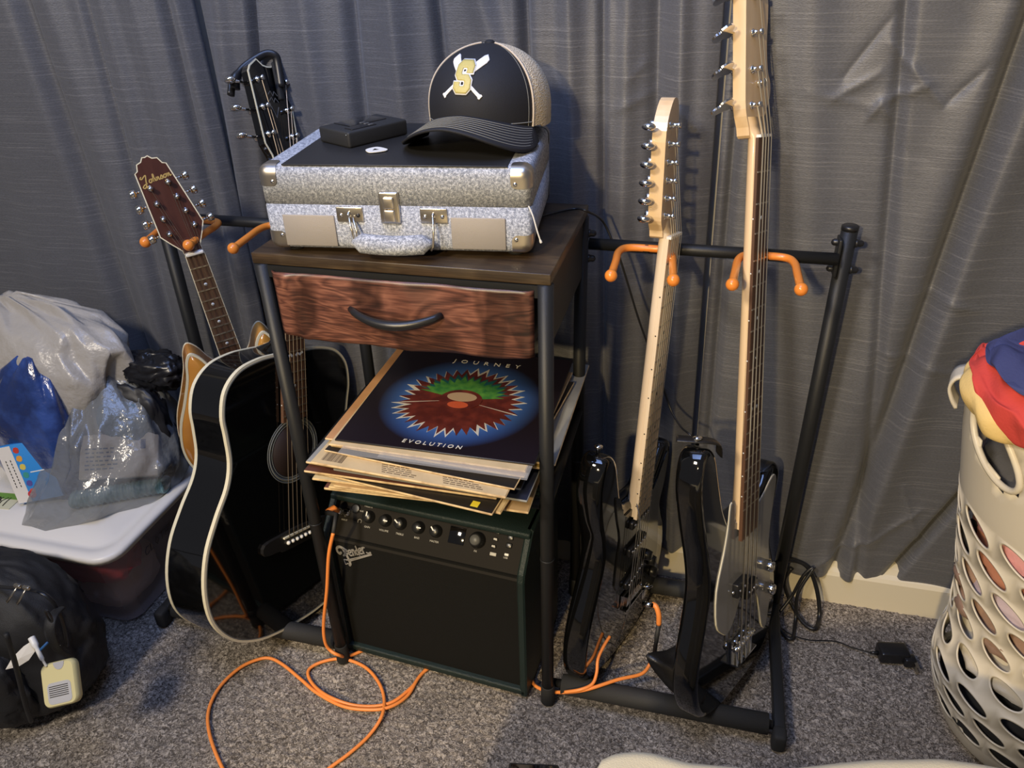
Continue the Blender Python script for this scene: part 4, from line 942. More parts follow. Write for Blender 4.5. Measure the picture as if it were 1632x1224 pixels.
for sg in (-1, 1):
    a = math.radians(48)*sg; pl = [(OX-0.0005+(x*math.cos(a)+y*math.sin(a)), OY+0.001+(-x*math.sin(a)*1+y*math.cos(a))) for x, y in bat]
    wrap_poly('crossed_bat', [pl], WTH, cap, 0.0016)
wrap_poly('letter_border', [fat(S1, 0.0015)], WTH, cap, 0.0022)
wrap_poly('embroidered_letter', [S1], GTH, cap, 0.0032)

# ------------------------------------------------------------------ records on the shelf
def paper(name, col, rough=0.6): return mat(name, col, rough, noise_=(30, tuple(c*0.82 for c in col), 0.35, 0.7))
PA = dict(cream=paper('aged_cream_card', (0.62, 0.47, 0.26)), tan=paper('tan_card', (0.52, 0.35, 0.18)), orange=paper('orange_card', (0.52, 0.27, 0.12)), black=paper('black_card', (0.018, 0.016, 0.015), 0.35),
          brown=paper('brown_card', (0.10, 0.035, 0.022)), plum=paper('mottled_plum_card', (0.16, 0.07, 0.07)), grey=paper('grey_card', (0.30, 0.30, 0.28)), yellow=paper('yellow_card', (0.50, 0.34, 0.07)), white=paper('white_card', (0.70, 0.62, 0.46)), navy=paper('navy_card', (0.02, 0.025, 0.05), 0.4))
PLY = mat('worn_card_edge', (0.70, 0.52, 0.28), 0.8, noise_=(60, (0.42, 0.28, 0.14), 0.4, 0.7))
VINYL = mat('clear_sleeve', (0.75, 0.72, 0.66), 0.12, alpha=0.16)
LPS = 0.318
def record(label, x, y, z, yaw, m, th=0.0036, tilt=0.0, size=LPS, edge=None):
    """x, y: front-left corner"""
    M = T(x, y, z) @ RZ(math.radians(yaw)) @ RY(tilt)
    r = thing('record_sleeve', label, 'record', M, 'records stacked on the mesh shelf')
    mb = MB(); mb.rbox((size/2, size/2, th/2), (size, size, th*0.8), th*0.3, n=1, fn=lambda p: p+Vector((0, 0, 0.0012*math.sin(p.x*23+x*90)*math.sin(p.y*17))))
    mb.build('sleeve_edge', edge or PLY, r)
    mb = MB(); mb.box((size/2, size/2, th*0.98), (size-0.0024, size-0.0024, 0.0006)); mb.build('cover', m, r)
    return r, th
zz = 0.4905
stack = [
 ('bottom record sleeve of the shelf stack, mottled plum edge over the mesh', 0.080, -0.055, 2.6, 'plum', .0050, None),
 ('cream record sleeve second from the bottom, resting on the mottled plum one', 0.090, -0.057, 2.2, 'cream', .0045, None),
 ('tan record sleeve third from the bottom, sticking out lowest at the right front', 0.100, -0.058, 0.5, 'tan', .0042, None),
 ('white record sleeve whose left corner sticks out over the tan one', 0.062, -0.055, 1.5, 'white', .0042, None),
 ('record sleeve with a frayed cream edge, pushed left under the black sticker sleeve', 0.066, -0.036, -7.5, 'cream', .0044, None),
 ('black record sleeve with a small yellow sticker at its front corner', 0.056, -0.050, -7.0, 'black', .0044, None),
 ('dark brown record sleeve poking out furthest left of the stack', 0.052, -0.058, 0.0, 'brown', .0044, None),
 ('navy record sleeve under the barcode sleeve, visible at the right side', 0.100, -0.050, -2.0, 'navy', .0042, 'grey'),
 ('grey-edged record sleeve with rounded left corner, below the barcode sleeve', 0.052, -0.048, -3.0, 'grey', .0042, None),
 ('plain black record sleeve between grey and barcode sleeves', 0.088, -0.040, -1.5, 'black', .0042, 'navy'),
 ('yellow record sleeve sticking out at the right rear of the stack', 0.122, 0.002, 0.0, 'yellow', .0042, None),
 ('grey record sleeve sticking out furthest at the right rear of the stack', 0.128, 0.008, 0.0, 'grey', .0040, None),
]
REC = []
for i, (lb, x, y, yaw, mk, th, ed) in enumerate(stack):
    th *= 1.14
    r, th = record(lb, x, y, zz, yaw, PA[mk], th, edge=PA[ed] if ed else None); REC.append((r, zz, th)); zz += th+0.0004
mb = MB(); mb.box((0.286, 0.012, 0.0055), (0.012, 0.012, 0.0008)); s_ = mb.build('yellow_sticker', mat('yellow_sticker', (0.75, 0.60, 0.04), 0.5), REC[5][0])
# barcode sleeve
r, th = record('cream record back cover with a barcode at its left front corner', 0.076, -0.072, zz, -3.2, PA['cream'], 0.0046)
INK = mat('brown_ink', (0.10, 0.065, 0.035), 0.7)
mb = MB(); random.seed(3); x = 0.014
while x < 0.048:
    wd = random.choice((0.0006, 0.0011, 0.0018)); mb.box((x+wd/2, 0.021, th+0.0002), (wd, 0.024, 0.0003)); x += wd+random.choice((0.0006, 0.0009, 0.0013))
mb.build('barcode', INK, r)
mb = MB()
for c0_, nrow in ((0.105, 5), (0.205, 6)):
    for rw in range(8):
        x = c0_+0.002*rw
        for k in range(nrow):
            wd = random.uniform(0.005, 0.011); mb.box((x+wd/2, 0.037-0.0043*rw, th+0.0002), (wd, 0.0016, 0.0003)); x += wd+0.0018
mb.build('track_listing', INK, r, kind='stuff'); zz += th+0.0004
lst2 = [('dark glossy record sleeve in clear plastic jutting out above the barcode sleeve', 0.086, -0.043, -5.5, 'black', .0040), ('tan record sleeve peeking out above the dark glossy one', 0.093, -0.033, -2.5, 'tan', .0042),
        ('orange record sleeve whose left corner peeks out under the topmost picture sleeve', 0.078, -0.022, 0.0, 'orange', .0042), ('cream record sleeve directly under the topmost picture sleeve', 0.094, -0.040, -0.6, 'cream', .0046)]
for lb, x, y, yaw, mk, th in lst2:
    r, th = record(lb, x, y, zz, yaw, PA[mk], th*0.85); zz += th*0.85+0.0004
th *= 0.85
mb = MB(); mb.box((0.175, 0.1, th+0.0006), (0.300, 0.24, 0.0004)); mb.box((0.205, -0.006, th-0.002), (0.235, 0.012, 0.0003)); mb.build('plastic_sleeve', VINYL, r, label='clear plastic outer sleeve')
# topmost picture sleeve
def night_mat():
    m = bpy.data.materials.new('picture_cover'); m.use_nodes = True; nt = m.node_tree; b = nt.nodes['Principled BSDF']
    tc = nt.nodes.new('ShaderNodeTexCoord'); mp = nt.nodes.new('ShaderNodeMapping'); mp.inputs['Location'].default_value = (-0.161*7.2, -0.150*7.2, 0); mp.inputs['Scale'].default_value = (7.2, 7.2, 0)
    g = nt.nodes.new('ShaderNodeTexGradient'); g.gradient_type = 'SPHERICAL'
    nt.links.new(tc.outputs['Object'], mp.inputs[0]); nt.links.new(mp.outputs[0], g.inputs[0])
    r = nt.nodes.new('ShaderNodeValToRGB'); e = r.color_ramp.elements
    e[0].position = 0.0; e[0].color = (0.012, 0.008, 0.011, 1); e[1].position = 0.55; e[1].color = (0.10, 0.24, 0.60, 1)
    k = e.new(0.22); k.color = (0.035, 0.085, 0.26, 1)
    nt.links.new(g.outputs['Fac'], r.inputs[0]); nt.links.new(r.outputs[0], b.inputs['Base Color'])
    b.inputs['Roughness'].default_value = 0.30; return m
NIGHT = night_mat()
z_top = zz
r, th = record('worn dark blue picture sleeve with a spiky red and green burst, topmost of the records', 0.1005, -0.031, zz, 0.4, NIGHT, 0.0040, size=0.322, edge=PA['black'])
r['category'] = 'record'
def burst(name, r0, r1, a0, a1, n, m, z, cx=0.161, cy=0.150, sq=1.0, wob=0.15):
    pts = []; random.seed(int(r1*1e5)+n)
    for i in range(n+1):
        a = math.radians(a0+(a1-a0)*i/n); rr = r1*(1+random.uniform(-wob, wob)); pts.append((cx+math.cos(a)*rr, cy+math.sin(a)*rr*sq))
        if i < n:
            a2 = math.radians(a0+(a1-a0)*(i+0.55)/n); pts.append((cx+math.cos(a2)*rr*0.80, cy+math.sin(a2)*rr*0.80*sq))
    pts.append((cx, cy)) if abs(a1-a0) < 359 else pts.pop()
    mb = MB(); mb.prism(pts, z, z+0.00025); return mb.build(name, m, r)
zc_ = th*0.98+0.0003
PRW = mat('print_pale_outline', (0.55, 0.53, 0.48), 0.35); PRR = mat('print_dark_red', (0.085, 0.016, 0.012), 0.32, noise_=(60, (0.16, 0.03, 0.02), 0.4, 0.7)); PRG = mat('print_green', (0.030, 0.16, 0.040), 0.32, noise_=(60, (0.10, 0.30, 0.05), 0.4, 0.7)); PRT = mat('print_teal', (0.012, 0.09, 0.095), 0.32); PRO = mat('print_orange_red', (0.55, 0.10, 0.04), 0.32)
burst('burst_outline', 0, 0.112, 195, 345, 17, PRW, zc_, sq=0.98, wob=0.06); burst('burst_outline', 0, 0.108, -15, 195, 20, PRW, zc_+0.00002, wob=0.05)
burst('burst_red', 0, 0.108, 196, 344, 17, PRR, zc_+0.0003, sq=0.98, wob=0.06)
burst('burst_red', 0, 0.104, -14, 194, 20, PRR, zc_+0.00032, wob=0.05)
burst('burst_teal', 0, 0.086, 20, 160, 14, PRT, zc_+0.0006, wob=0.06); burst('burst_green', 0, 0.076, 14, 166, 14, PRG, zc_+0.0009, wob=0.08)
def disc(name, cx, cy, rx, ry, m, z):
    mb = MB(); mb.prism([(cx+rx*math.cos(2*PI*i/24), cy+ry*math.sin(2*PI*i/24)) for i in range(24)], z, z+0.00025); mb.build(name, m, r)
disc('disc_print', 0.161, 0.150, 0.037, 0.031, PRR, zc_+0.0012); disc('disc_print', 0.161, 0.158, 0.026, 0.014, mat('print_tan', (0.42, 0.30, 0.20), 0.35), zc_+0.0015); disc('disc_print', 0.161, 0.133, 0.018, 0.010, PRO, zc_+0.0015)
text_obj('lettering', 'EVOLUTION', 0.0125, mat('print_ivory', (0.75, 0.71, 0.60), 0.4), r, T(0.161-0.006, 0.014, zc_+0.0002), spacing=1.55, align='CENTER', shear=0.15)
text_obj('lettering', 'JOURNEY', 0.0165, bpy.data.materials['print_ivory'], r, T(0.161+0.01, 0.274, zc_+0.0002), spacing=2.1, align='CENTER')

# ------------------------------------------------------------------ guitar amplifier
AM = T(0.0035, 0.0275, 0.006) @ RZ(math.radians(-4.3))
AW, AH, AD = 0.392, 0.366, 0.215
amp = thing('guitar_amplifier', 'black guitar amplifier with green-black edges under the shelf of the drawer table', 'amplifier', AM)
TOLEX = mat('green_black_tolex', (0.009, 0.020, 0.018), 0.42, bump=('noise', 700, 0.6))
CLOTH = mat('black_grille_cloth', (0.010, 0.010, 0.0095), 0.8, bump=('vor', 1200, 0.5), spec=0.15)
PANEL = mat('black_control_panel', (0.014, 0.012, 0.010), 0.7, bump=('noise', 400, 0.1), spec=0.15)
def ap(name, mb, m, par=None, **k): return mb.build(name, m, par if par else amp, **k)
BZ = 0.305; TY = 0.052
def side_prof(dy=0.0, din=0.0):
    pts = [(0.0+dy, 0.0+din), (0.0+dy, BZ-0.012), (0.004+dy, BZ+0.004), (TY-0.006+dy*0.7, AH-0.010-din), (TY+0.006, AH-din), (AD-0.01, AH-din), (AD, AH-0.010-din), (AD, 0.0+din)]
    return pts
prof = side_prof()
for x0, x1 in ((0, 0.014), (AW-0.014, AW)):
    mb = MB(); lp = []
    for x, i in ((x0, 0.003), (x0+0.003, 0.0), (x1-0.003, 0.0), (x1, 0.003)): lp.append([(x, a, b) for a, b in inset(prof, i)])
    mb.stack(lp, smooth=False); ap('side_panel', mb, TOLEX)
mb = MB(); mb.rbox((AW/2, (TY+AD)/2-0.002, AH-0.0065), (AW-0.004, AD-TY+0.012, 0.013), 0.004, n=2); ap('top_panel', mb, TOLEX)
mb = MB(); mb.rbox((AW/2, AD/2, 0.0075), (AW-0.004, AD, 0.015), 0.004, n=2); ap('bottom_panel', mb, TOLEX)
mb = MB(); mb.box((AW/2, AD-0.006, AH/2), (AW-0.02, 0.010, AH-0.02)); ap('back_panel', mb, BLACKPM)
mb = MB(); mb.box((AW/2, 0.013, 0.155), (AW-0.026, 0.006, 0.285)); gr = ap('grille_cloth', mb, CLOTH)
sl = math.atan2(AH-BZ-0.004, TY); pa_len = math.hypot(AH-BZ-0.004, TY)
PMx = T(0.014, 0.0135, BZ-0.010) @ RX(sl)   # local y runs up the slope, z out of it
PMx = T(0.014, 0.0135, BZ-0.008) @ RX(sl)
PWd = AW-0.028
mb = MB(); mb.box((PWd/2, pa_len/2-0.004, -0.004), (PWd, pa_len+0.012, 0.008), PMx); pan = ap('control_panel', mb, PANEL)
KNB = mat('amp_knob_black', (0.012, 0.012, 0.012), 0.3)
def knob(x, y, r_, h, ang, line=True, cap_m=None):
    M = PMx @ T(x, y, 0); mb = MB(); mb.lathe([(r_*1.18, 0), (r_*1.18, 0.0025), (r_, 0.004), (r_*0.92, h), (r_*0.80, h+0.0012), (0.0001, h+0.0012)], 20, M); k = ap('knob', mb, KNB, pan)
    if line:
        mb = MB(); mb.box((0, r_*0.50, h+0.0016), (0.0022, r_*0.85, 0.0009), M @ RZ(ang)); ap('pointer', mb, mat('knob_pointer_white', (0.85, 0.83, 0.78), 0.4) if 'knob_pointer_white' not in MATS else MATS['knob_pointer_white'], k)
    elif cap_m:
        mb = MB(); mb.lathe([(r_*0.72, h+0.001), (r_*0.72, h+0.002), (0.0001, h+0.0018)], 16, M); ap('knob_cap', mb, cap_m, k)
yk = pa_len*0.58
for x, a in zip((0.066, 0.100, 0.130, 0.166, 0.200), (0.0, -PI/2-0.05, 0.95, -PI/2, 0.75)): knob(x, yk, 0.0098, 0.013, a)
knob(0.279, yk, 0.0125, 0.016, 0, False, mat('grey_knob_cap', (0.10, 0.10, 0.095), 0.45))
mb = MB(); mb.lathe([(0.009, 0), (0.009, 0.002), (0.006, 0.003), (0.006, 0.006), (0.004, 0.006), (0.004, 0.001)], 18, PMx @ T(0.018, yk, 0)); ap('input_jack', mb, CHROME, pan)
mb = MB(); mb.lathe([(0.009, 0), (0.009, 0.003), (0.006, 0.0035)], 18, PMx @ T(0.036, yk+0.010, 0)); ap('aux_socket', mb, KNB, pan)
mb = MB(); mb.rbox((0.240, yk, 0.0006), (0.030, 0.030, 0.002), 0.0008, PMx, n=1); ap('display_window', mb, GLOSS, pan)
mb = MB(); mb.rbox((0.240, yk+0.018, 0.0006), (0.034, 0.004, 0.0012), 0.0005, PMx, n=1); ap('display_trim', mb, PANEL, pan)
for k in range(3):
    mb = MB(); mb.rbox((0.312-0.001*k, yk+0.020-0.0125*k, 0.001), (0.009, 0.006, 0.003), 0.001, PMx, n=1); ap('button', mb, KNB, pan)
    mb = MB(); mb.box((0.312-0.001*k, yk+0.0205-0.0125*k, 0.003), (0.006, 0.003, 0.0004), PMx); ap('button_print', mb, mat('amp_print_grey', (0.45, 0.43, 0.38), 0.5) if 'amp_print_grey' not in MATS else MATS['amp_print_grey'], pan)
mb = MB(); mb.rbox((0.312, yk-0.018, 0.001), (0.012, 0.006, 0.003), 0.001, PMx, n=1); ap('button', mb, MATS['amp_print_grey'], pan)
for k in range(2):
    mb = MB(); mb.rbox((0.337, yk+0.016-0.014*k, 0.001), (0.011, 0.009, 0.003), 0.0014, PMx, n=1); ap('button', mb, KNB, pan)
mb = MB(); mb.rbox((0.336, yk-0.014, 0.001), (0.008, 0.0045, 0.003), 0.0012, PMx, n=1); ap('power_light', mb, WHITEP, pan)
for tx, x, y, s_ in (('INPUT', 0.018, yk-0.016, 0.0042), ('PRESETS', 0.060, yk+0.0165, 0.0045), ('AUX', 0.048, yk+0.006, 0.0042), ('GAIN', 0.066, yk-0.020, 0.0048), ('VOLUME', 0.100, yk-0.020, 0.0048), ('TREBLE', 0.132, yk-0.020, 0.0048), ('BASS', 0.166, yk-0.020, 0.0048), ('MASTER', 0.200, yk-0.020, 0.0048), ('TAP', 0.337, yk+0.0225, 0.004), ('USB', 0.335, yk-0.021, 0.0045), ('FX', 0.279, yk-0.021, 0.0048)):
    text_obj('lettering', tx, s_, MATS['amp_print_grey'], pan, PMx @ T(x, y, 0.0004), align='CENTER')
mb = MB(); stroke(mb, cat_rom([(0.046, yk-0.014), (0.0455, yk-0.010), (0.049, yk-0.0075), (0.0525, yk-0.010), (0.052, yk-0.014)], 3, False), 0.0007, 0.0002, PMx); ap('headphone_symbol', mb, MATS['amp_print_grey'], pan)
# script logo badge on the grille cloth
LOGO = mat('silver_badge', (0.42, 0.40, 0.37), 0.4, 0.3)
LM = T(0.024, 0.0098, 0.250) @ RX(PI/2) @ RZ(math.radians(15)) @ Matrix.Diagonal((0.0125, 0.0165, 1, 1))
logo = [
 ([(0.55, 0.45), (0.25, 0.35), (0.05, 0.65), (0.15, 1.05), (0.6, 1.3), (1.0, 1.25), (1.4, 1.0), (1.75, 0.75)], 0.30),      # flourish of F
 ([(1.25, 1.0), (1.40, 0.3), (1.45, -0.5), (1.40, -1.1), (1.15, -1.35)], 0.32), ([(0.85, 0.05), (1.35, 0.2), (1.85, 0.35)], 0.20), ([(1.55, 0.75), (1.35, 0.4), (1.0, 0.1)], 0.22),
 ([(2.05, 0.45), (2.45, 0.52), (2.42, 0.80), (2.1, 0.75), (1.98, 0.35), (2.1, 0.05), (2.5, 0.10)], 0.15),
 ([(2.72, 0.85), (2.70, 0.08)], 0.18), ([(2.74, 0.60), (2.95, 0.88), (3.10, 0.7), (3.08, 0.15)], 0.16),
 ([(3.72, 0.62), (3.5, 0.85), (3.33, 0.55), (3.42, 0.18), (3.68, 0.32)], 0.15), ([(3.72, 1.35), (3.74, 0.7), (3.80, 0.16)], 0.18),
 ([(4.02, 0.72), (4.42, 0.78), (4.36, 1.08), (4.08, 1.0), (3.98, 0.6), (4.12, 0.32), (4.5, 0.38)], 0.15),
 ([(4.66, 1.15), (4.70, 0.38)], 0.18), ([(4.72, 0.85), (4.90, 1.18), (5.18, 1.22)], 0.17), ([(5.15, 0.52), (5.35, 0.40), (5.80, 0.42)], 0.13),
 ([(1.05, -1.1), (0.45, -1.25), (0.55, -0.55), (1.15, -0.62), (5.9, 0.28), (5.95, 0.18), (1.4, -0.78)], 0.13)]
mb = MB()
mb_sh = 0
for pts, w_ in logo:
    w_ = w_ if w_ == 0.13 else w_*1.15
    stroke(mb, pts if w_ == 0.13 else cat_rom(pts, 4, False), w_, 0.0, LM, th=0.0012)
    if w_ != 0.13:
        for e in (pts[0], pts[-1]): mb.prism([(e[0]+w_/2*math.cos(2*PI*i/10), e[1]+w_/2*math.sin(2*PI*i/10)) for i in range(10)], 0, 0.0012, LM)
mb.prism([(5.82+0.16*math.cos(2*PI*i/12), 0.42+0.16*math.sin(2*PI*i/12)) for i in range(12)], 0, 0.0012, LM)
ap('logo_badge', mb, LOGO, gr, fix=False, label='silver script logo reading Fender')
for x in (0.03, AW-0.03):
    for y in (0.03, AD-0.03):
        mb = MB(); mb.lathe([(0.010, -0.006), (0.011, 0.001)], 14, T(x, y, 0)); ap('foot', mb, RUBBER)

# ------------------------------------------------------------------ orange cables
AJ = AM @ PMx
def jackplug(root, M, mbm=BLACKP):
    mb = MB(); mb.lathe([(0.0035, -0.004), (0.0035, 0.010), (0.0065, 0.008), (0.0065, 0.030), (0.0045, 0.036)], 12, M); mb.build('plug', CHROME, root, mw=I4)
cb = thing('instrument_cable', 'orange instrument cable looping over the carpet from the amplifier', 'cable', T(0.05, -0.1, 0))
j0 = AJ @ Vector((0.018, yk, 0.0)); jn = (AJ.to_3x3() @ Vector((0, 0, 1))).normalized()
jackplug(cb, frame(j0, Vector((1, 0, 0)), jn.cross(Vector((1, 0, 0))), jn))
bend = j0+jn*0.040+Vector((-0.003, -0.002, 0.008))
mb = MB(); mb.tube([j0+jn*0.034, bend, bend+Vector((-0.010, -0.010, -0.004))], 0.0052, 10); mb.build('plug_tip', CABLEO, cb, mw=I4)
k1 = P(540, 830, 1, -0.016); k2 = P(527, 852, 1, -0.022)
mb = MB(); mb.tube([bend+Vector((-0.009, -0.010, -0.004)), k1.lerp(bend, 0.45), P(531, 850, 1, -0.022)], [0.0048, 0.0044, 0.0036], 10); mb.build('strain_relief', BLACKPM, cb, mw=I4, label='dark grey plug sleeve')
zf_ = 0.0035
down = [P(531, 850, 1, -0.022), P(524, 885, 1, -0.024), P(521, 940, 1, -0.022), P(516, 990, 1, -0.018), P(517, 1018, 1, -0.018), P(524, 1034, 1, -0.016), P(540, 1044, 1, -0.016), P(560, 1044, 2, 0.006)]
under = [AM @ Vector((0.09, 0.05, zf_-0.006+0.001)), AM @ Vector((0.20, 0.06, zf_-0.005))]
f2 = [(672, 1074), (655, 1096), (620, 1121), (572, 1125), (528, 1112), (500, 1092), (491, 1070), (510, 1056), (545, 1050), (580, 1062), (602, 1085), (612, 1112), (609, 1140), (590, 1170), (560, 1198), (525, 1224), (490, 1250)]
f1 = [(420, 1275), (370, 1245), (348, 1210), (333, 1165), (333, 1130), (350, 1095), (380, 1066), (408, 1052), (430, 1049), (452, 1060), (480, 1083), (505, 1104), (545, 1125), (585, 1131), (620, 1127), (650, 1108), (674, 1072)]
pts = [tuple(p) for p in down+under] + [tuple(P(a, b, 2, zf_+(0.006 if 3 < i < 5 or i in (12,) else 0))) for i, (a, b) in enumerate(f2)] + [tuple(P(a, b, 2, zf_+(0.004 if i in (12, 13, 14) else 0))) for i, (a, b) in enumerate(f1)]
mid = AM @ Vector((0.22, 0.08, -0.002)); mid2 = AM @ Vector((0.36, 0.055, -0.002))
pts += [tuple(mid), tuple(mid2)] + [tuple(P(a, b, 2, z)) for a, b, z in ((856, 1095, 0.012), (885, 1103, 0.022), (930, 1100, 0.056), (985, 1083, 0.06), (1022, 1074, 0.055), (1036, 1058, 0.060), (1043, 1040, 0.085))]
mb = MB(); mb.tube(cat_rom(pts, 8, False), 0.0033, 10); mb.build('cable', CABLEO, cb, mw=I4)
a_ = P(1043, 1040, 2, 0.085); b_ = P(1050, 995, 2, 0.150); c_ = P(1046, 975, 1, 0.135); d_ = P(1037, 972, 1, 0.15)
mb = MB(); mb.tube([a_, b_], [0.0038, 0.0048], 10); mb.build('strain_relief', BLACKPM, cb, mw=I4, label='dark grey plug sleeve')
mb = MB(); mb.tube(cat_rom([tuple(b_), tuple(P(1050, 980, 2, 0.172)), tuple(P(1046, 967, 2, 0.185)), tuple(P(1040, 963, 2, 0.185))], 4, False), 0.0050, 10); mb.build('plug_tip', CABLEO, cb, mw=I4)
mb = MB(); mb.tube([P(1042, 965, 2, 0.185), P(1024, 962, 2, 0.182)], 0.0055, 10); mb.build('plug', CHROME, cb, mw=I4)
c2 = thing('instrument_cable', 'second orange cable dropping behind the maple-neck guitar body onto the lower bar', 'cable', T(0.5, 0.05, 0.05))
mb = MB(); mb.tube(cat_rom([tuple(P(a, b, 1, y)) for a, b, y in ((972, 1014, 0.09), (962, 1030, 0.07), (953, 1050, 0.05), (951, 1072, 0.03), (944, 1090, 0.010), (925, 1099, -0.004), (900, 1103, -0.006))], 6, False), 0.0031, 10); mb.build('cable', CABLEO, c2, mw=I4)

# ------------------------------------------------------------------ black cables and adapter
BC = mat('black_cord', (0.010, 0.010, 0.011), 0.4)
def cord(name, label, pts, r_, cat_='cable', m=BC, extra=None):
    mb = MB(); mb.tube(cat_rom([tuple(p) for p in pts], 6, False), r_, 8); o = mb.build(name, m, None, fix=False); return tag(o, label, cat_)
cord('black_cable', 'thin black cord trailing from the table top over to the bass body', [P(840, 352, 2, HT+0.003), P(880, 340, 2, HT+0.003), P(915, 333, 2, HT+0.003), P(936, 337, 2, HT+0.004), P(960, 352, 1, 0.315), P(976, 384, 1, 0.318), P(984, 400, 1, 0.318), P(1000, 450, 1, 0.32), P(1020, 515, 1, 0.32), P(1048, 590, 1, 0.315), P(1068, 650, 1, 0.30), P(1085, 680, 1, 0.27), P(1102, 696, 1, 0.24), P(1120, 730, 1, 0.26), P(1150, 830, 1, 0.30), P(1200, 930, 1, 0.33), P(1240, 985, 2, 0.004)], 0.0019)
cord('coiled_cord', 'thick black cable coiled against the baseboard behind the right upright', [P(1225, 900, 1, 0.30), P(1262, 893, 1, 0.345), P(1288, 905, 1, 0.35), P(1302, 940, 1, 0.345), P(1306, 980, 1, 0.33), P(1298, 1002, 2, 0.006), P(1278, 990, 2, 0.006), P(1258, 955, 1, 0.35), P(1250, 925, 1, 0.35), P(1262, 905, 1, 0.355)], 0.0045)
cord('coiled_cord', 'thin black cable looped in front of the thick coil behind the right upright', [P(1243, 975, 1, 0.31), P(1262, 950, 1, 0.33), P(1280, 918, 1, 0.34), P(1296, 906, 1, 0.345), P(1272, 945, 1, 0.325), P(1268, 985, 1, 0.315), P(1262, 1018, 2, 0.006), P(1245, 1005, 2, 0.006), P(1238, 980, 1, 0.30)], 0.0035)
ad_ = P(1420, 1048, 2, 0.0)
AMt = T(ad_.x, ad_.y, 0.0) @ RZ(math.radians(10))
adp = thing('power_adapter', 'black plug-in power adapter lying on the carpet near the laundry basket', 'adapter', AMt)
mb = MB(); mb.rbox((0, 0, 0.014), (0.056, 0.036, 0.027), 0.006, n=3); mb.build('housing', BLACKP, adp)
mb = MB(); mb.rbox((0.026, -0.016, 0.012), (0.022, 0.020, 0.020), 0.004, n=2); mb.build('plug_block', BLACKP, adp)
for dz in (0.006, 0.018):
    mb = MB(); mb.box((0.034, -0.030, dz), (0.006, 0.014, 0.0015)); mb.build('prong', NICKEL, adp)
mb = MB(); mb.tube([(-0.028, 0, 0.012), (-0.042, 0.001, 0.010)], [0.0045, 0.0025], 8); mb.build('strain_relief', BLACKP, adp)
mb = MB(); ai = AMt.inverted(); mb.tube(cat_rom([tuple(ai @ Vector(p)) for p in [AMt @ Vector((-0.040, 0.001, 0.010)), P(1358, 1032, 2, 0.004), P(1330, 1022, 2, 0.004), P(1290, 1020, 2, 0.004), P(1262, 1012, 2, 0.004), P(1244, 1000, 2, 0.004), P(1225, 990, 2, 0.004)]], 6, False), 0.0014, 6); mb.build('cord', BC, adp, fix=False)

# ------------------------------------------------------------------ soft shapes
def blob(name, c, r, m, parent=None, amp=0.12, freq=3.0, p=2.4, seed=0.0, nu=64, nv=36, crease=0.0, flat=None, shape=None, cf=3.0):
    """wrinkled rounded bundle; p is the squareness; flat = z it rests on"""
    mb = MB()
    def f(u, v):
        th = 2*PI*u; ph = PI*(v-0.5)
        d = Vector((math.cos(ph)*math.cos(th), math.cos(ph)*math.sin(th), math.sin(ph)))
        k = (abs(d.x)**p+abs(d.y)**p+abs(d.z)**p)**(-1/p)
        n_ = 1+amp*fbm(d*freq+Vector((seed, seed*1.7, 0)), 3)
        if crease: n_ += crease*(ridge(d*cf+Vector((seed*3, 1, seed)))**3*0.6-0.2) + crease*0.45*ridge(d*cf*2.3+Vector((seed, 5, seed)))**4
        q = Vector((d.x*k*n_*r[0], d.y*k*n_*r[1], d.z*k*n_*r[2]))
        if shape: q = shape(q)
        q += Vector(c)
        if flat is not None and q.z < flat: q.z = flat
        return q
    mb.grid(f, nu, nv, wrap=True)
    return mb.build(name, m, parent, fix=False)
def crumple(name, rings, m, parent, seed=1, n=22, jit=0.10, tip=True):
    """coarse crumpled film: rings of (centre, half-vector along, half-vector across), creased and subdivided"""
    rd = random.Random(seed); mb = MB(); vs = []; fs = []
    for k, (c, a, b) in enumerate(rings):
        c, a, b = Vector(c), Vector(a), Vector(b)
        for i in range(n):
            t = 2*PI*(i+0.5*(k % 2))/n; ct, st = math.cos(t), math.sin(t)
            ct = math.copysign(abs(ct)**0.85, ct); st = math.copysign(abs(st)**0.85, st)
            r = 1+rd.uniform(-jit, jit)*(0.5 if k == 0 else 1)
            p = c+a*ct*r+b*st*r
            if k > 0: p.z += rd.uniform(-1, 1)*0.014
            vs.append(p)
    for k in range(len(rings)-1):
        for i in range(n):
            j = (i+1) % n; A_, B_2, C_, D_ = k*n+i, k*n+j, (k+1)*n+j, (k+1)*n+i
            if (k % 2): fs += [(A_, B_2, C_), (A_, C_, D_)]
            else: fs += [(A_, B_2, D_), (B_2, C_, D_)]
    fs.append(tuple((len(rings)-1)*n+i for i in range(n)))
    mb.add(vs, fs, None, 0, True); o = mb.build(name, m, parent, mw=I4)
    me = o.data; at = me.attributes.new('crease_edge', 'FLOAT', 'EDGE')
    for e in range(len(me.edges)): at.data[e].value = rd.choice((0.0, 0.5, 0.85, 0.95))
    md = o.modifiers.new('sub', 'SUBSURF'); md.levels = 2; md.render_levels = 2; md.subdivision_type = 'CATMULL_CLARK'
    return o

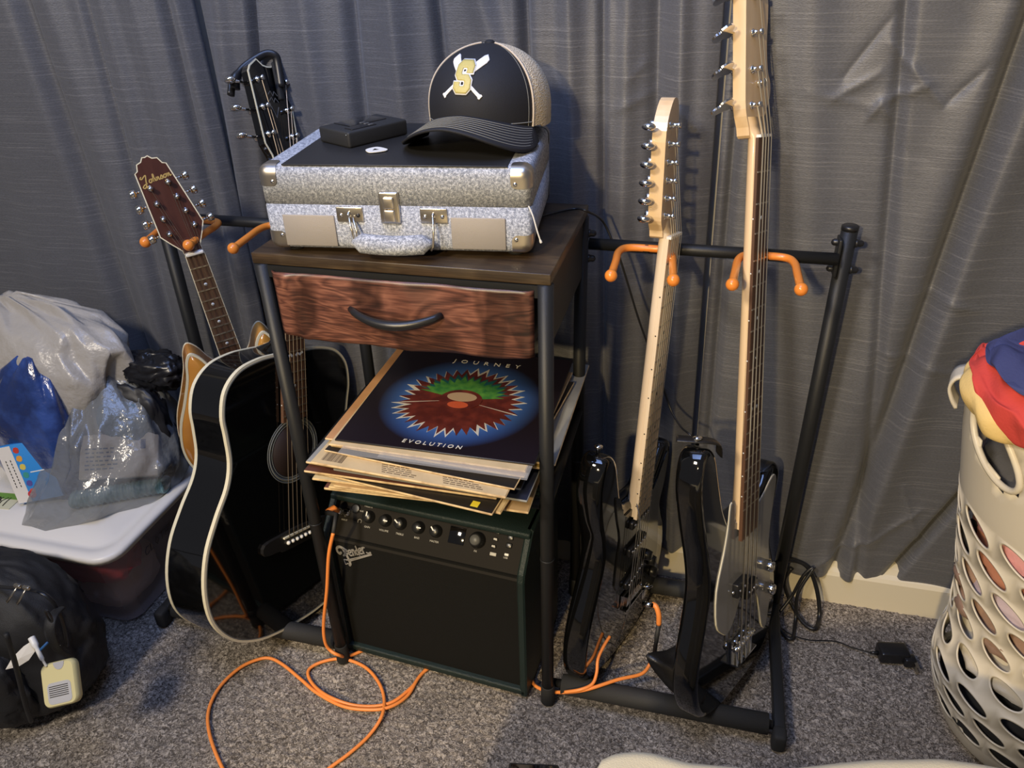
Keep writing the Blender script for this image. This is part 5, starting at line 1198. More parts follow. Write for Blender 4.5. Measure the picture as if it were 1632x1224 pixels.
# ------------------------------------------------------------------ storage bin
BX0, BX1, BY0, BY1, BZ1 = -1.06, -0.418, -0.058, 0.285, 0.228
bin_ = thing('storage_bin', 'clear plastic storage bin with a white lid, left of the guitar rack', 'storage bin', T((BX0+BX1)/2, (BY0+BY1)/2, 0))
CLEARP = mat('frosted_clear_plastic', (0.55, 0.50, 0.55), 0.25, alpha=0.48, spec=0.6)
LIDM = mat('white_lid_plastic', (0.74, 0.71, 0.66), 0.38)
def rrect(x0, x1, y0, y1, r, n=6):
    out = []
    for cx_, cy_, a0 in ((x1-r, y0+r, -90), (x1-r, y1-r, 0), (x0+r, y1-r, 90), (x0+r, y0+r, 180)):
        for k in range(n+1):
            a = math.radians(a0+90*k/n); out.append((cx_+r*math.cos(a), cy_+r*math.sin(a)))
    return out
def rr3(ins, z, r=0.05): return [(x, y, z) for x, y in rrect(BX0+ins, BX1-ins, BY0+ins, BY1-ins, r-ins*0.3)]
mb = MB(); mb.stack([rr3(0.048, 0.002), rr3(0.045, 0.006), rr3(0.030, 0.09), rr3(0.028, 0.092), rr3(0.012, 0.205), rr3(0.006, 0.207), rr3(0.006, 0.214)], caps=(True, False)); mb.build('tub', CLEARP, bin_, mw=I4, fix=True)
mb = MB(); mb.stack([rr3(0.004, 0.2135), rr3(0.0, 0.212), rr3(0.0, 0.224), rr3(0.004, 0.2285), rr3(0.022, 0.2285), rr3(0.028, 0.2245), rr3(0.040, 0.2245), rr3(0.046, 0.2285), rr3(0.10, 0.2285)], caps=(True, True), smooth=True); mb.build('lid', LIDM, bin_, mw=I4, label='white snap-on lid')
mb = MB(); wr = MB()
# marker writing on the right wall of the tub
gl = {'C': [[(1, .9), (.5, 1), (.05, .6), (.1, .15), (.6, 0), (1, .2)]], 'L': [[(.1, 1), (.1, 0), (.8, .05)]], 'O': [[(.5, 1), (.05, .5), (.5, 0), (.95, .5), (.5, 1)]], 'T': [[(0, 1), (1, 1)], [(.5, 1), (.5, 0)]], 'H': [[(.1, 1), (.1, 0)], [(.9, 1), (.9, 0)], [(.1, .5), (.9, .5)]], 'E': [[(.9, 1), (.1, 1), (.1, 0), (.9, 0)], [(.1, .5), (.7, .5)]], 'S': [[(.9, .9), (.4, 1), (.1, .75), (.8, .35), (.6, 0), (.1, .1)]]}
WM = frame((BX1-0.0165, 0.045, 0.150), (0, 1, 0), Vector((-0.14, 0, -1))*-1, (1, 0, 0.14), 1.0)
x = 0
for ch in 'CLOTHES':
    for pl in gl[ch]: stroke(wr, [((x+a)*0.013, b*0.020) for a, b in pl], 0.0022, 0.0, WM)
    x += 1.25
wr.build('marker_writing', mat('black_marker', (0.015, 0.012, 0.02), 0.5), bin_, mw=I4, fix=False, label='faint black marker lettering on the tub side')
tag(blob('folded_clothes', (-0.56, 0.02, 0.160), (0.115, 0.052, 0.045), mat('pink_red_cloth', (0.52, 0.05, 0.06), 0.85), amp=0.08, p=3.5, seed=2, crease=0.06), 'pinkish red folded cloth inside the clear bin, just under its lid', 'cloth')
tag(blob('folded_clothes', (-0.525, 0.05, 0.085), (0.058, 0.070, 0.055), mat('beige_cloth', (0.60, 0.46, 0.40), 0.85), amp=0.06, p=4, seed=3), 'beige bundle seen through the front right corner of the clear bin', 'cloth')
tag(blob('folded_clothes', (-0.52, 0.185, 0.11), (0.060, 0.055, 0.085), mat('navy_cloth', (0.035, 0.04, 0.10), 0.85), amp=0.06, p=4, seed=4), 'navy bundle seen through the right side of the clear bin', 'cloth')
tag(blob('folded_clothes', (-0.72, 0.03, 0.08), (0.11, 0.060, 0.070), mat('dark_cloth', (0.03, 0.03, 0.035), 0.85), amp=0.06, p=4, seed=5), 'dark bundle inside the clear bin behind the backpack', 'cloth')
# ------------------------------------------------------------------ bags on the lid
ZLD = BZ1+0.0005
WBAG = mat('cream_grey_film_bag', (0.42, 0.39, 0.345), 0.34, spec=0.6, alpha=0.93, bump=('noise', 22, 0.7, (1, 1, 1), 0.012))
def pinch(q):
    t = max(0, q.z/0.2); return Vector((q.x*(1-0.15*t), q.y, q.z + 0.03*max(0, math.sin(q.x*16))*t))
wb = thing('plastic_bag', 'crumpled cream-grey plastic bag at the back of the bin, against the curtain', 'bag', T(-0.78, 0.2, ZLD))
def er(cx_, cy_, z, a, b, yaw=0.0): return ((cx_, cy_, z), (a*math.cos(yaw), a*math.sin(yaw), 0), (-b*math.sin(yaw), b*math.cos(yaw), 0))
crumple('bag_film', [er(-0.755, 0.225, ZLD, 0.20, 0.085), er(-0.750, 0.225, 0.29, 0.215, 0.095), er(-0.745, 0.225, 0.36, 0.215, 0.100), er(-0.745, 0.225, 0.43, 0.225, 0.100), er(-0.745, 0.230, 0.49, 0.232, 0.098), er(-0.745, 0.235, 0.54, 0.225, 0.088), er(-0.745, 0.240, 0.585, 0.195, 0.066), er(-0.770, 0.245, 0.615, 0.12, 0.034), er(-0.790, 0.245, 0.625, 0.05, 0.014)], WBAG, wb, 11, 30, 0.15)
BLUEP = mat('glossy_blue_packet', (0.012, 0.028, 0.115), 0.25, coat=0.5, noise_=(14, (0.030, 0.070, 0.26), 0.45, 0.62), bump=('noise', 26, 0.6, (1, 1, 1), 0.01))
bp_ = thing('packet', 'glossy deep blue packet standing between the two plastic bags', 'packet', T(-0.66, 0.07, ZLD))
crumple('packet_film', [er(-0.710, 0.122, ZLD, 0.115, 0.030, -0.12), er(-0.710, 0.124, 0.29, 0.120, 0.040, -0.12), er(-0.710, 0.128, 0.38, 0.115, 0.042, -0.12), er(-0.700, 0.138, 0.45, 0.095, 0.036, -0.12), er(-0.685, 0.150, 0.505, 0.060, 0.026, -0.12), er(-0.675, 0.157, 0.54, 0.020, 0.010, -0.12)], BLUEP, bp_, 5, 18, 0.09)
CELLO = mat('clear_cellophane', (0.80, 0.82, 0.90), 0.06, alpha=0.20, spec=0.9, coat=0.5)
mb = MB()
def cello(u, v):
    x = -0.84+0.21*u; z = ZLD+0.004+0.165*v
    return (x, 0.078+0.030*v+0.006*ridge((x*22, z*18, 3))+0.03*abs(u-0.5), z)
mb.grid(cello, 30, 20); o = mb.build('cellophane_wrap', CELLO, bp_, mw=I4, fix=False)
# grey see-through bag with its contents
GBAG = mat('grey_see_through_film', (0.21, 0.22, 0.225), 0.20, alpha=0.62, spec=0.8, coat=0.3, bump=('noise', 24, 0.8, (1, 1, 1), 0.012))
gb = thing('plastic_bag', 'grey see-through plastic bag at the front right of the bin lid', 'bag', T(-0.53, 0.1, ZLD))
def tip(q):
    # slumps forward to the left, rises to a twisted neck at the back left
    t = max(0, min(1, (q.z+0.1)/0.24)); return Vector((q.x*(1-0.50*t) + 0.020*t, q.y*(1-0.45*t)+0.04*t, q.z))
def gr_(l, r_, z, mi, push=0.0):
    A_, B_2 = P(l[0], l[1], 2, z), P(r_[0], r_[1], 2, z); c = (A_+B_2)/2; a = (B_2-A_)/2; d = Vector((a.y, -a.x, 0)).normalized()
    return (c+d*push, a, d*mi)
crumple('bag_film', [gr_((40, 812), (284, 742), ZLD, 0.085, 0.03), gr_((44, 795), (288, 718), 0.258, 0.10, 0.035), gr_((66, 760), (290, 695), 0.295, 0.10, 0.030), gr_((84, 725), (286, 668), 0.340, 0.098, 0.02), gr_((100, 690), (276, 645), 0.380, 0.085, 0.015), gr_((112, 645), (262, 618), 0.428, 0.066, 0.005), gr_((128, 600), (225, 588), 0.470, 0.040, 0.0), gr_((138, 580), (185, 574), 0.495, 0.018, 0.0), gr_((136, 568), (182, 562), 0.508, 0.022, 0.0)], GBAG, gb, 33, 30, 0.13)
a1 = P(235, 745, 1, 0.10); 
PK = frame((-0.520, 0.150, 0.320), Vector((0.93, 0.30, 0.0)).normalized(), Vector((-0.20, 0.62, 0.76)).normalized(), Vector((0.23, -0.71, 0.66)).normalized())
pkx = thing('product_box', 'off-white printed box inside the grey see-through bag', 'box', PK)
mb = MB(); mb.rbox((0, 0, 0), (0.165, 0.095, 0.024), 0.004, n=2); mb.build('carton', mat('offwhite_card', (0.62, 0.55, 0.47), 0.5), pkx)
mb = MB()
random.seed(5)
for rw in range(6):
    x = -0.065
    while x < -0.005: wd = random.uniform(0.004, 0.010); mb.box((x, -0.026+0.0085*rw, 0.0123), (wd, 0.003, 0.0004)); x += wd+0.004
mb.box((0.050, 0.022, 0.0123), (0.010, 0.020, 0.0004)); mb.build('print', mat('blue_grey_print', (0.10, 0.13, 0.24), 0.5), pkx, kind='stuff')
tb_ = thing('ribbed_container', 'teal ribbed container lying at the bottom of the grey bag', 'container', T(-0.50, 0.04, ZLD+0.02))
TEAL = mat('teal_plastic', (0.20, 0.36, 0.40), 0.35)
mb = MB(); mb.tube([(-0.595+0.150*i/60, 0.075+0.085*i/60, ZLD+0.0205) for i in range(61)], [0.0165+0.0030*(0.5+0.5*math.cos(i*PI/2)) for i in range(61)], 14); mb.build('ribbed_tube', TEAL, tb_, mw=I4)
for e in (0, 60):
    mb = MB(); mb.tube([(-0.595+0.150*e/60-0.004, 0.075+0.085*e/60, ZLD+0.0205), (-0.595+0.150*e/60+0.004, 0.075+0.085*e/60, ZLD+0.0205)], 0.0195, 16); mb.build('end_cap', TEAL, tb_, mw=I4)
tag(blob('folded_cloth', (-0.535, 0.205, 0.385), (0.070, 0.045, 0.055), mat('slate_blue_cloth', (0.10, 0.16, 0.22), 0.8), amp=0.08, p=2.6, seed=8, crease=0.06), 'slate blue cloth in the upper part of the grey bag', 'cloth')
# cardboard pack, leaflet, black bundle
dC = depth_of(P(32, 806, 2, ZLD+0.004))
c1_, c2_, c3_ = PD(10, 715, dC-0.040), PD(82, 701, dC-0.040), PD(32, 806, dC)
ux = (c2_-c1_).normalized(); uy = (c1_-c3_).normalized(); un = ux.cross(uy).normalized(); uy = un.cross(ux)
CBX = frame(c3_+Vector((0, 0.0, 0.004)), ux, uy, un)
cbx = thing('cardboard_pack', 'small blue and white cardboard pack with a red round badge leaning on the blue packet', 'pack', CBX)
Wc, Hc = (c2_-c1_).length, (c1_-c3_).length
mb = MB(); mb.rbox((Wc/2, Hc/2, -0.006), (Wc, Hc, 0.012), 0.0008, n=1); mb.build('carton', mat('sky_blue_print', (0.035, 0.26, 0.66), 0.4), cbx)
mb = MB(); mb.box((Wc*0.15, Hc/2, 0.0001), (Wc*0.30, Hc*0.98, 0.0004)); mb.build('white_panel', mat('white_card_print', (0.74, 0.70, 0.64), 0.5), cbx)
for k, (cc, mm) in enumerate((((0.55, 0.05, 0.03), 'p_red'), ((0.75, 0.35, 0.05), 'p_orange'), ((0.70, 0.55, 0.10), 'p_yellow'), ((0.05, 0.30, 0.25), 'p_teal'), ((0.10, 0.08, 0.30), 'p_violet'), ((0.60, 0.10, 0.06), 'p_scarlet'))):
    mb = MB(); mb.prism([(Wc*0.40+0.006*math.cos(2*PI*i/9)*(1+0.2*(i % 2)), Hc*(0.90-0.145*k)+0.007*math.sin(2*PI*i/9)) for i in range(9)], 0.0, 0.0004); mb.build('colour_patch', mat(mm+'_print', cc, 0.45), cbx)
mb = MB(); mb.prism([(Wc*0.36+0.0085*math.cos(2*PI*i/20), Hc*0.13+0.0085*math.sin(2*PI*i/20)) for i in range(20)], 0.0002, 0.0008); mb.build('round_badge', mat('badge_red', (0.52, 0.03, 0.04), 0.4), cbx)
text_obj('lettering', 'Y!', 0.008, WHITEP, cbx, T(Wc*0.36, Hc*0.13-0.003, 0.0009), align='CENTER')
mb = MB()
for rw in range(2):
    x = 0.0
    for k in range(9): mb.box((Wc*(0.10+0.10*rw), Hc*(0.30+0.055*k), 0.0004), (0.0018, Hc*0.035, 0.0003))
mb.build('small_print', BLACKP, cbx, kind='stuff')
mb = MB(); mb.box((Wc*0.74, Hc*0.50, 0.0002), (Wc*0.45, 0.0022, 0.0006)); mb.build('white_line', WHITEP, cbx)
lf = P(5, 800, 2, ZLD); LFM = T(lf.x-0.03, lf.y-0.006, ZLD) @ RZ(0.1)
lft = thing('leaflet', 'green and cream printed leaflet lying flat on the bin lid', 'leaflet', LFM)
mb = MB(); mb.box((0, 0.006, 0.001), (0.125, 0.050, 0.002)); mb.build('paper', mat('cream_leaflet', (0.62, 0.60, 0.42), 0.5), lft)
mb = MB(); mb.box((0, 0.020, 0.0022), (0.123, 0.018, 0.0004)); mb.build('green_band', mat('grass_green_print', (0.14, 0.30, 0.05), 0.5), lft)
mb = MB(); random.seed(9)
for k in range(26):
    x = random.uniform(-0.058, 0.055); stroke(mb, [(x, -0.012+random.uniform(0, 0.008)), (x+random.uniform(-0.006, 0.006), 0.004), (x+random.uniform(-0.008, 0.008), 0.016)], 0.0024, 0.0023, th=0.0003)
mb.build('brush_print', BLACKP, lft, kind='stuff', fix=False)
tag(blob('black_bundle', (-0.468, 0.255, 0.478), (0.072, 0.040, 0.038), mat('shiny_black_nylon', (0.008, 0.008, 0.010), 0.30), amp=0.16, p=2.6, seed=14, crease=0.16), 'shiny black nylon bundle on top behind the grey bag', 'bundle')
tag(blob('black_bundle', (-0.550, 0.215, 0.345), (0.115, 0.030, 0.116), mat('dull_black_nylon', (0.012, 0.012, 0.014), 0.5), amp=0.08, p=3.2, seed=15, crease=0.08, flat=ZLD), 'dull black cloth bundle upright between the cream-grey bag and the grey bag', 'bundle')

# ------------------------------------------------------------------ backpack
BKM = mat('black_backpack_nylon', (0.010, 0.010, 0.011), 0.62, bump=('noise', 700, 0.35))
bk = thing('backpack', 'black backpack on the carpet in front of the storage bin', 'backpack', T(-0.56, -0.18, 0))
def bks(q):
    t = max(0, min(1, (q.z+0.16)/0.36)); return Vector((q.x - 0.030*t*(1 if q.x > 0 else 0), q.y*(1-0.12*t)+0.008*t, q.z))
o = blob('bag_body', (-0.592, -0.185, 0.152), (0.204, 0.100, 0.153), BKM, bk, amp=0.05, freq=2.0, p=3.4, seed=41, nu=110, nv=64, crease=0.045, flat=0.002, shape=bks, cf=2.6); o.matrix_world = I4
o = blob('front_pocket', (-0.600, -0.272, 0.118), (0.145, 0.045, 0.098), BKM, bk, amp=0.07, freq=2.4, p=3.4, seed=42, nu=80, nv=44, crease=0.06, flat=0.003); o.matrix_world = I4
mb = MB(); zp = [P(a, b, 1, y) for a, b, y in ((-60, 925, -0.20), (0, 935, -0.215), (40, 938, -0.225), (75, 950, -0.228), (98, 985, -0.228), (108, 1030, -0.232))]
mb.tube(cat_rom([tuple(p) for p in zp], 5, False), 0.0035, 8, flat=0.5); zpo = mb.build('zipper', BLACKP, bk, mw=I4)
PULL = mat('silver_zip_pull', (0.55, 0.52, 0.46), 0.25, 1.0)
for (a, b), (a2, b2) in (((28, 934), (12, 958)), ((42, 937), (28, 961))):
    p0, p1 = P(a, b, 1, -0.245), P(a2, b2, 1, -0.258)
    mb = MB(); mb.tube([p0, p0.lerp(p1, 0.5), p1], [0.0030, 0.0042, 0.0052], 8, flat=0.45); mb.rbox(tuple(p0), (0.013, 0.006, 0.007), 0.002, n=2); mb.build('zip_pull', PULL, zpo, mw=I4, label='silver zip pull')
mb = MB(); p0, p1 = P(72, 960, 1, -0.235), P(86, 1010, 1, -0.262); mb.tube(cat_rom([tuple(P(95, 970, 1, -0.225)), tuple(P(82, 985, 1, -0.255)), tuple(P(80, 1010, 1, -0.27)), tuple(P(92, 1035, 1, -0.265)), tuple(P(110, 1045, 1, -0.24))], 5, False), 0.010, 10, flat=0.35); mb.build('strap', BKM, bk, mw=I4)
mb = MB(); ctr = P(78, 982, 1, -0.270); mb.tube([ctr+Vector((0.004*math.sin(2*PI*i/16), 0, 0.013*math.cos(2*PI*i/16))) for i in range(16)], 0.0018, 6, closed=True); mb.build('strap_ring', BLACKP, bk, mw=I4)
mb = MB(); pts = [P(a, b, 1, y) for a, b, y in ((10, 1010, -0.325), (25, 1060, -0.325), (40, 1120, -0.315), (50, 1150, -0.30))]; mb.tube(cat_rom([tuple(p) for p in pts], 5, False), 0.004, 8); mb.build('pocket_seam', BKM, bk, mw=I4)
# hanging hand-sanitiser case and its cord
dS = depth_of(P(95, 1090, 1, -0.300))
q0, q1, q2 = PD(68, 1062, dS), PD(122, 1049, dS-0.006), PD(70, 1132, dS-0.012)
ux = (q1-q0).normalized(); uy = (q0-q2).normalized(); un = ux.cross(uy).normalized(); uy = un.cross(ux); Wz, Hz = (q1-q0).length, (q0-q2).length*1.03
SM = frame(q2, ux, uy, un)
sz = thing('spray_case', 'pale yellow flat spray case hanging from the backpack strap', 'spray case', SM)
YEL = mat('pale_yellow_plastic', (0.68, 0.60, 0.30), 0.4)
mb = MB(); O_ = rrect(0, Wz, 0, Hz, Wz*0.2, 5); mb.stack([[(x, y, z) for x, y in inset(O_, i)] for i, z in ((0.003, -0.016), (0, -0.013), (0, -0.003), (0.0025, 0))]); mb.build('case_shell', YEL, sz)
mb = MB(); O2 = rrect(Wz*0.17, Wz*0.86, Hz*0.07, Hz*0.55, Wz*0.12, 5); mb.prism(O2, 0.0, 0.0006); lb_ = mb.build('label_plate', mat('silver_grey_label', (0.50, 0.49, 0.48), 0.4), sz)
mb = MB()
for rw in range(6): mb.box((Wz*0.50, Hz*(0.24+0.045*rw), 0.0008), (Wz*0.56, 0.0012, 0.0003))
mb.build('small_print', BLACKP, lb_, kind='stuff')
mb = MB(); mb.prism([(Wz*0.58+Wz*0.16*math.cos(PI+PI*i/12), Hz*0.985+Wz*0.20*math.sin(PI+PI*i/12)) for i in range(13)], 0.0, 0.0007); mb.build('nozzle_notch', mat('silver_notch', (0.45, 0.44, 0.44), 0.3), sz)
mb = MB(); mb.tube(cat_rom([tuple(PD(74, 1062, dS-0.002)), tuple(PD(67, 1050, dS-0.006)), tuple(PD(58, 1032, dS-0.008)), tuple(PD(50, 1016, dS-0.004))], 5, False), [0.002]*5+[0.0035]*6+[0.0055]*5, 8); mb.build('lanyard', WHITEP, sz, mw=I4)
tg = thing('paper_tag', 'crumpled white tag tied to the backpack beside the spray case', 'tag', I4)
mb = MB(); tps = [PD(a, b, dS-0.004) for a, b, y in ((9, 1067, -0.318), (20, 1048, -0.315), (38, 1030, -0.306), (50, 1022, -0.300), (56, 1038, -0.305), (46, 1052, -0.312), (30, 1062, -0.318))]
cen = sum(tps, Vector())/len(tps)+Vector((0, -0.004, 0)); n = len(tps); mb.add([cen]+tps, [(0, 1+i, 1+(i+1) % n) for i in range(n)]); mb.build('paper', mat('white_tag_paper', (0.70, 0.66, 0.58), 0.6), tg, fix=False, solid=0.001)
mb = MB(); mb.tube([PD(64, 1036, dS-0.006), PD(72, 1028, dS-0.006), PD(80, 1020, dS-0.004)], 0.0022, 8); o = mb.build('blue_tie', mat('blue_cord', (0.03, 0.13, 0.35), 0.5), tg, fix=False)

# ------------------------------------------------------------------ laundry basket
BCX, BCY = 1.245, 0.125
KEY = [(0.0, 0.092), (0.02, 0.108), (0.05, 0.122), (0.10, 0.140), (0.15, 0.153), (0.20, 0.156), (0.235, 0.148), (0.30, 0.152), (0.45, 0.182), (0.60, 0.212), (0.76, 0.238)]
def RB(z):
    for (a, ra), (b, rb) in zip(KEY, KEY[1:]):
        if z <= b: t = (z-a)/(b-a); return ra+(rb-ra)*t
    return KEY[-1][1]
def bpt(th, z, off=0.0):
    dent = 0.012*math.exp(-((z-0.20)/0.05)**2)*math.cos((th+PI*0.80)*2)
    r = RB(z)+off+dent+0.004*math.sin(th*3); return Vector((BCX+r*math.cos(th), BCY+r*math.sin(th), z))
BASKET = mat('off_white_basket_plastic', (0.66, 0.60, 0.48), 0.36)
bsk = thing('laundry_basket', 'tall off-white laundry basket with rows of slanted oval holes, at the right edge', 'basket', T(BCX, BCY, 0))
mb = MB(); NC, NR, Z0_, DZ = 14, 9, 0.058, 0.0500
SD_ = 8; leafN = 4*SD_
bord = [(-1+2*k/SD_, -1) for k in range(SD_)]+[(1, -1+2*k/SD_) for k in range(SD_)]+[(1-2*k/SD_, 1) for k in range(SD_)]+[(-1, 1-2*k/SD_) for k in range(SD_)]
for row in range(NR):
    for col in range(NC):
        cw = 2*PI/NC; cu = (col+0.5+(0.5 if row % 2 else 0))*cw; cv = Z0_+row*DZ+DZ/2; R_ = RB(cv); ang = -0.40
        out = [(bx*cw/2, by*DZ/2) for bx, by in bord]; inn = []
        for bx, by in bord:
            a = math.atan2(by, bx)-ang
            lx = min(0.40*cw*R_, 0.034)*math.cos(a); ly = 0.0145*math.sin(a)
            inn.append(((lx*math.cos(ang)-ly*math.sin(ang))/R_, lx*math.sin(ang)+ly*math.cos(ang)))
        vi_ = [bpt(cu+x, cv+y, 0.0012) for x, y in inn]; vm = [bpt(cu+x*1.10, cv+y*1.10, 0.0012) for x, y in inn]; vq = [bpt(cu+x*1.16, cv+y*1.16, 0.0) for x, y in inn]; vo = [bpt(cu+x, cv+y) for x, y in out]
        n = leafN; mb.add(vi_+vm+vq+vo, [(r_*n+k, r_*n+(k+1) % n, (r_+1)*n+(k+1) % n, (r_+1)*n+k) for r_ in range(3) for k in range(n)], None, 0, True)
ZT = Z0_+NR*DZ
mb.grid(lambda u, v: bpt(2*PI*u, Z0_*v), NC*SD_, 6, wrap=True)
# upper band with the rim dipping into a grip on the left
def rimz(th):
    d = (th-math.radians(188)+PI) % (2*PI)-PI
    return 0.655 + 0.055*math.exp(-(d/0.42)**2)
GA0, GA1 = math.radians(172), math.radians(214)
def band(u, v):
    th = 2*PI*u; return bpt(th, ZT+(rimz(th)-ZT)*v)
NUb, NVb = NC*SD_, 10
vs = [band(i/NUb, j/NVb) for i in range(NUb) for j in range(NVb+1)]
fs = []
for i in range(NUb):
    th = 2*PI*(i+0.5)/NUb
    for j in range(NVb):
        v = (j+0.5)/NVb; c_ = (th-math.radians(197))/math.radians(15); w2 = (v-0.68)/0.23
        if c_*c_+w2*w2+0.9*c_*w2 < 0.8: continue
        i2 = (i+1) % NUb; fs.append((i*(NVb+1)+j, i2*(NVb+1)+j, i2*(NVb+1)+j+1, i*(NVb+1)+j+1))
mb.add(vs, fs, None, 0, True)
wl = mb.build('perforated_wall', BASKET, bsk, mw=I4, fix=False, solid=0.0028)
bm = bmesh.new(); bm.from_mesh(wl.data); bmesh.ops.remove_doubles(bm, verts=bm.verts[:], dist=0.0002); bmesh.ops.recalc_face_normals(bm, faces=bm.faces[:]); bm.to_mesh(wl.data); bm.free()
mb = MB(); mb.lathe([(0.0001, 0.004), (0.09, 0.004)], 40, T(BCX, BCY, 0)); mb.build('bottom', BASKET, bsk, mw=I4, fix=False, solid=0.003)
mb = MB(); mb.tube([bpt(2*PI*i/80, rimz(2*PI*i/80)+0.001, 0.003) for i in range(80)], 0.0052, 8, closed=True); mb.build('rolled_rim', BASKET, bsk, mw=I4)
mb = MB()
gp_ = [(0, 0.0, 0.0)]
hs_ = [P(1540, 590, 1, 0.155), P(1518, 594, 1, 0.16), P(1508, 608, 1, 0.165), P(1511, 626, 1, 0.165), P(1518, 640, 1, 0.165)]
hs_ = cat_rom([tuple(p) for p in hs_], 5, False)
mb.grid(lambda u, v: Vector(hs_[int(round(u*(len(hs_)-1)))])+Vector((0.012*v, 0.040*(v-0.5), 0.0)), len(hs_)-1, 4); mb.build('grip_lip', BASKET, bsk, mw=I4, fix=False, solid=0.004, label='curled grip lip at the rim')
mb = MB(); oc = [bpt(math.radians(197)+math.radians(15)*a, ZT+(rimz(math.radians(197)+math.radians(15)*a)-ZT)*(0.68+0.22*b), 0.002) for a, b in [(0.95*math.cos(t)-0.25*math.sin(t), 1.0*math.sin(t)) for t in [2*PI*i/36 for i in range(36)]]]
mb.tube(oc, 0.0048, 8, closed=True); mb.build('grip_rim', BASKET, bsk, mw=I4)
# clothes in the basket
def cloth(n_, c, rough=0.9): return mat(n_, c, rough, bump=('noise', 260, 0.3))
def lay(name, label, z, h, m, seed, rr=0.93, dx=0, dy=0, sect=None):
    r = RB(z)*rr-0.004
    o = blob(name, (BCX+dx, BCY+dy, z), (r, r, h), m, amp=0.05, freq=3, p=2.2, seed=seed, nu=72, nv=24, crease=0.05)
    return tag(o, label, 'clothes')
C_BLK = cloth('black_jersey', (0.012, 0.012, 0.013)); C_TAN = cloth('tan_jersey', (0.30, 0.19, 0.14)); C_WHT = cloth('cream_jersey', (0.62, 0.57, 0.48)); C_LAV = cloth('lavender_jersey', (0.52, 0.43, 0.50)); C_PNK = cloth('pink_jersey', (0.68, 0.33, 0.34)); C_BRN = cloth('rust_print_cotton', (0.42, 0.18, 0.11)); C_GRY = cloth('charcoal_knit', (0.10, 0.10, 0.11))
lay('garment', 'black garment filling the bottom rows of holes in the basket', 0.105, 0.095, C_BLK, 1)
lay('garment', 'cream garment above the black one in the lower part of the basket', 0.222, 0.045, C_WHT, 2)
lay('garment', 'tan garment bulging through the middle holes of the basket', 0.292, 0.052, C_TAN, 3, 0.96)
lay('garment', 'lavender garment above the tan one in the basket', 0.360, 0.040, C_LAV, 4)
lay('garment', 'rust and white printed garment in the upper middle of the basket', 0.412, 0.040, C_BRN, 5)
lay('garment', 'pink garment in the upper rows of the basket', 0.478, 0.050, C_PNK, 6)
lay('garment', 'charcoal knit garment just below the basket grip', 0.555, 0.050, C_GRY, 7, 0.88)
def poke(label, px, py, z, m, r, seed):
    d = P(px, py, 2, z); th = math.atan2(d.y-BCY, d.x-BCX); q = bpt(th, z, -0.030)
    return tag(blob('garment', tuple(q), r, m, amp=0.10, freq=3, p=2.2, seed=seed, nu=32, nv=18, crease=0.06), label, 'clothes')
poke('black garment showing at the left edge of the basket, upper third', 1532, 850, 0.40, C_BLK, (0.030, 0.030, 0.030), 21)
poke('tan lump pushing out of the basket on its left side', 1522, 905, 0.345, C_TAN, (0.034, 0.040, 0.030), 22)
poke('lower tan lump pushing out of the basket on its left side', 1524, 955, 0.300, C_TAN, (0.034, 0.036, 0.028), 23)
poke('dark grey and cream garment in the hole below the basket grip', 1560, 775, 0.47, C_GRY, (0.034, 0.034, 0.026), 24)
poke('black garment in the hole at the right, mid height of the basket', 1622, 940, 0.270, C_BLK, (0.040, 0.034, 0.026), 25)
# heap on top
C_RED = cloth('red_cotton', (0.56, 0.055, 0.045)); C_YEL = cloth('yellow_cotton', (0.72, 0.52, 0.20)); C_NVY = cloth('navy_blue_cotton', (0.045, 0.055, 0.16))
def top(label, px, py, y, r, m, seed, crease=0.12, cat_='clothes', p=2.3):
    c_ = P(px, py, 1, y); return tag(blob('garment', tuple(c_), r, m, amp=0.14, freq=2.2, p=p, seed=seed, nu=110, nv=60, crease=crease, cf=2.6), label, cat_)
def heap(label, rings, m, seed, jit=0.10, n=20):
    o = crumple('garment', rings, m, None, seed, n, jit); o.modifiers[0].levels = 3; o.modifiers[0].render_levels = 3
    for e in range(len(o.data.edges)): o.data.attributes['crease_edge'].data[e].value *= 0.35
    return tag(o, label, 'clothes')
def hr(px, py, y, a, b, yaw=0.3): c_ = P(px, py, 1, y); return ((c_.x, c_.y, c_.z), (a*math.cos(yaw), a*math.sin(yaw), 0), (-b*math.sin(yaw), b*math.cos(yaw), 0))
heap('yellow garment hanging over the rim of the laundry basket under the red one', [hr(1642, 700, 0.045, 0.022, 0.02), hr(1628, 678, 0.05, 0.055, 0.05), hr(1618, 650, 0.06, 0.062, 0.06), hr(1614, 622, 0.075, 0.060, 0.06), hr(1616, 600, 0.09, 0.056, 0.055), hr(1624, 585, 0.10, 0.045, 0.04), hr(1630, 578, 0.10, 0.015, 0.014)], C_YEL, 31)
heap('bright red garment draped over the top of the laundry basket', [hr(1672, 706, 0.028, 0.030, 0.02), hr(1674, 690, 0.03, 0.055, 0.045), hr(1672, 665, 0.035, 0.075, 0.06), hr(1668, 640, 0.045, 0.080, 0.07), hr(1660, 612, 0.06, 0.075, 0.075), hr(1648, 590, 0.08, 0.066, 0.07), hr(1630, 570, 0.105, 0.050, 0.05), hr(1618, 558, 0.12, 0.028, 0.03), hr(1614, 553, 0.12, 0.008, 0.01)], C_RED, 32)
heap('navy blue garment heaped on top right of the red one', [hr(1740, 598, 0.05, 0.102, 0.070), hr(1734, 590, 0.06, 0.122, 0.084), hr(1728, 576, 0.08, 0.119, 0.084), hr(1720, 560, 0.10, 0.102, 0.070), hr(1714, 552, 0.11, 0.068, 0.049), hr(1712, 548, 0.11, 0.020, 0.017)], C_NVY, 33)
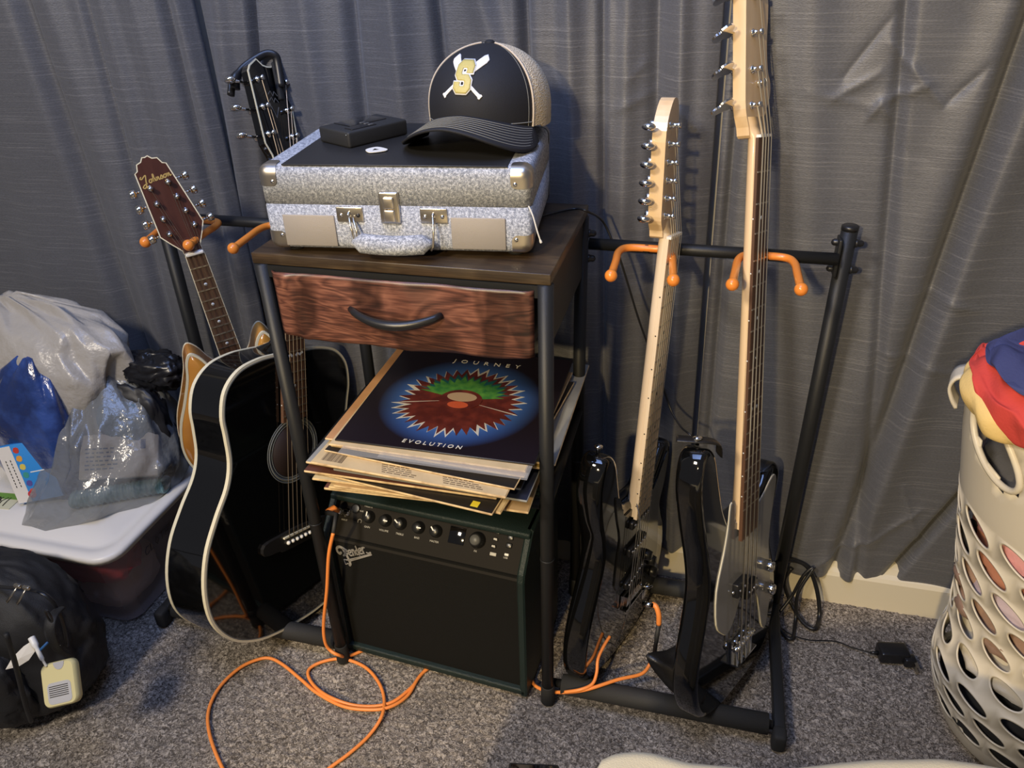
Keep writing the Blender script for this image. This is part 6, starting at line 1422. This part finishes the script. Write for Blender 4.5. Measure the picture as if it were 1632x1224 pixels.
heap('cream garment peeking out behind the red one on the basket', [hr(1609, 580, 0.14, 0.03, 0.03), hr(1608, 566, 0.15, 0.034, 0.03), hr(1610, 556, 0.155, 0.026, 0.02), hr(1612, 552, 0.155, 0.008, 0.008)], C_WHT, 34)

# ------------------------------------------------------------------ bed corner with cream cover, phone
BEDM = mat('cream_bedspread', (0.66, 0.60, 0.44), 0.85, bump=('noise', 500, 0.3))
edge_pts = [(0.30, -0.58), (0.50, -0.55)] + [(q.x, q.y) for q in [P(a, b, 2, 0.45) for a, b in ((930, 1262), (957, 1204), (975, 1194), (1002, 1189), (1035, 1190), (1066, 1198), (1099, 1207), (1180, 1214), (1265, 1216), (1325, 1208), (1400, 1201), (1500, 1201), (1560, 1208), (1632, 1222))]] + [(1.6, -0.30)]
def ey(x):
    for (a, ya), (b, yb) in zip(edge_pts, edge_pts[1:]):
        if x <= b: t = max(0, (x-a)/(b-a)); return ya+(yb-ya)*t
    return edge_pts[-1][1]
def bed(u, v):
    x = 0.30+1.3*u; e = ey(x); zt = 0.450
    if v < 0.7:
        t = v/0.7; y = -1.7+(e-0.02+1.7)*t; z = zt+0.006*noise.noise(Vector((x*7, y*7, 1)))+0.010*math.exp(-((y-e+0.06)/0.05)**2)*noise.noise(Vector((x*11, 0, 4)))
    else:
        t = (v-0.7)/0.3; a = min(1, t/0.35)*PI/2
        y = e-0.02+0.02*math.sin(a)+0.006*noise.noise(Vector((x*16, t*3, 2)))*t; z = zt-0.02*(1-math.cos(a)) - max(0, t-0.35)/0.65*0.40
    return (x, y, z)
mb = MB(); mb.grid(bed, 120, 90); o = mb.build('bed_cover', BEDM, fix=False, solid=0.004); tag(o, 'cream bedspread over the corner of a bed at the bottom edge', 'bed cover')
mb = MB(); mb.rbox((1.0, -1.10, 0.22), (1.1, 1.10, 0.40), 0.04, n=3); o = mb.build('mattress', WALLM); tag(o, 'mattress under the cream bedspread', 'mattress')
ph = P(880, 1222, 2, 0.462)
phn = thing('phone', 'edge of a black phone lying on the bed at the bottom edge', 'phone', T(ph.x-0.010, ph.y-0.058, 0.457) @ RZ(0.18) @ Matrix.Scale(0.8, 4))
mb = MB(); mb.rbox((0, 0, 0.004), (0.070, 0.145, 0.008), 0.0035, n=3); mb.build('case', BLACKP, phn)
mb = MB(); mb.rbox((0, 0, 0.0082), (0.064, 0.138, 0.001), 0.0004, n=1); mb.build('screen', GLOSS, phn)
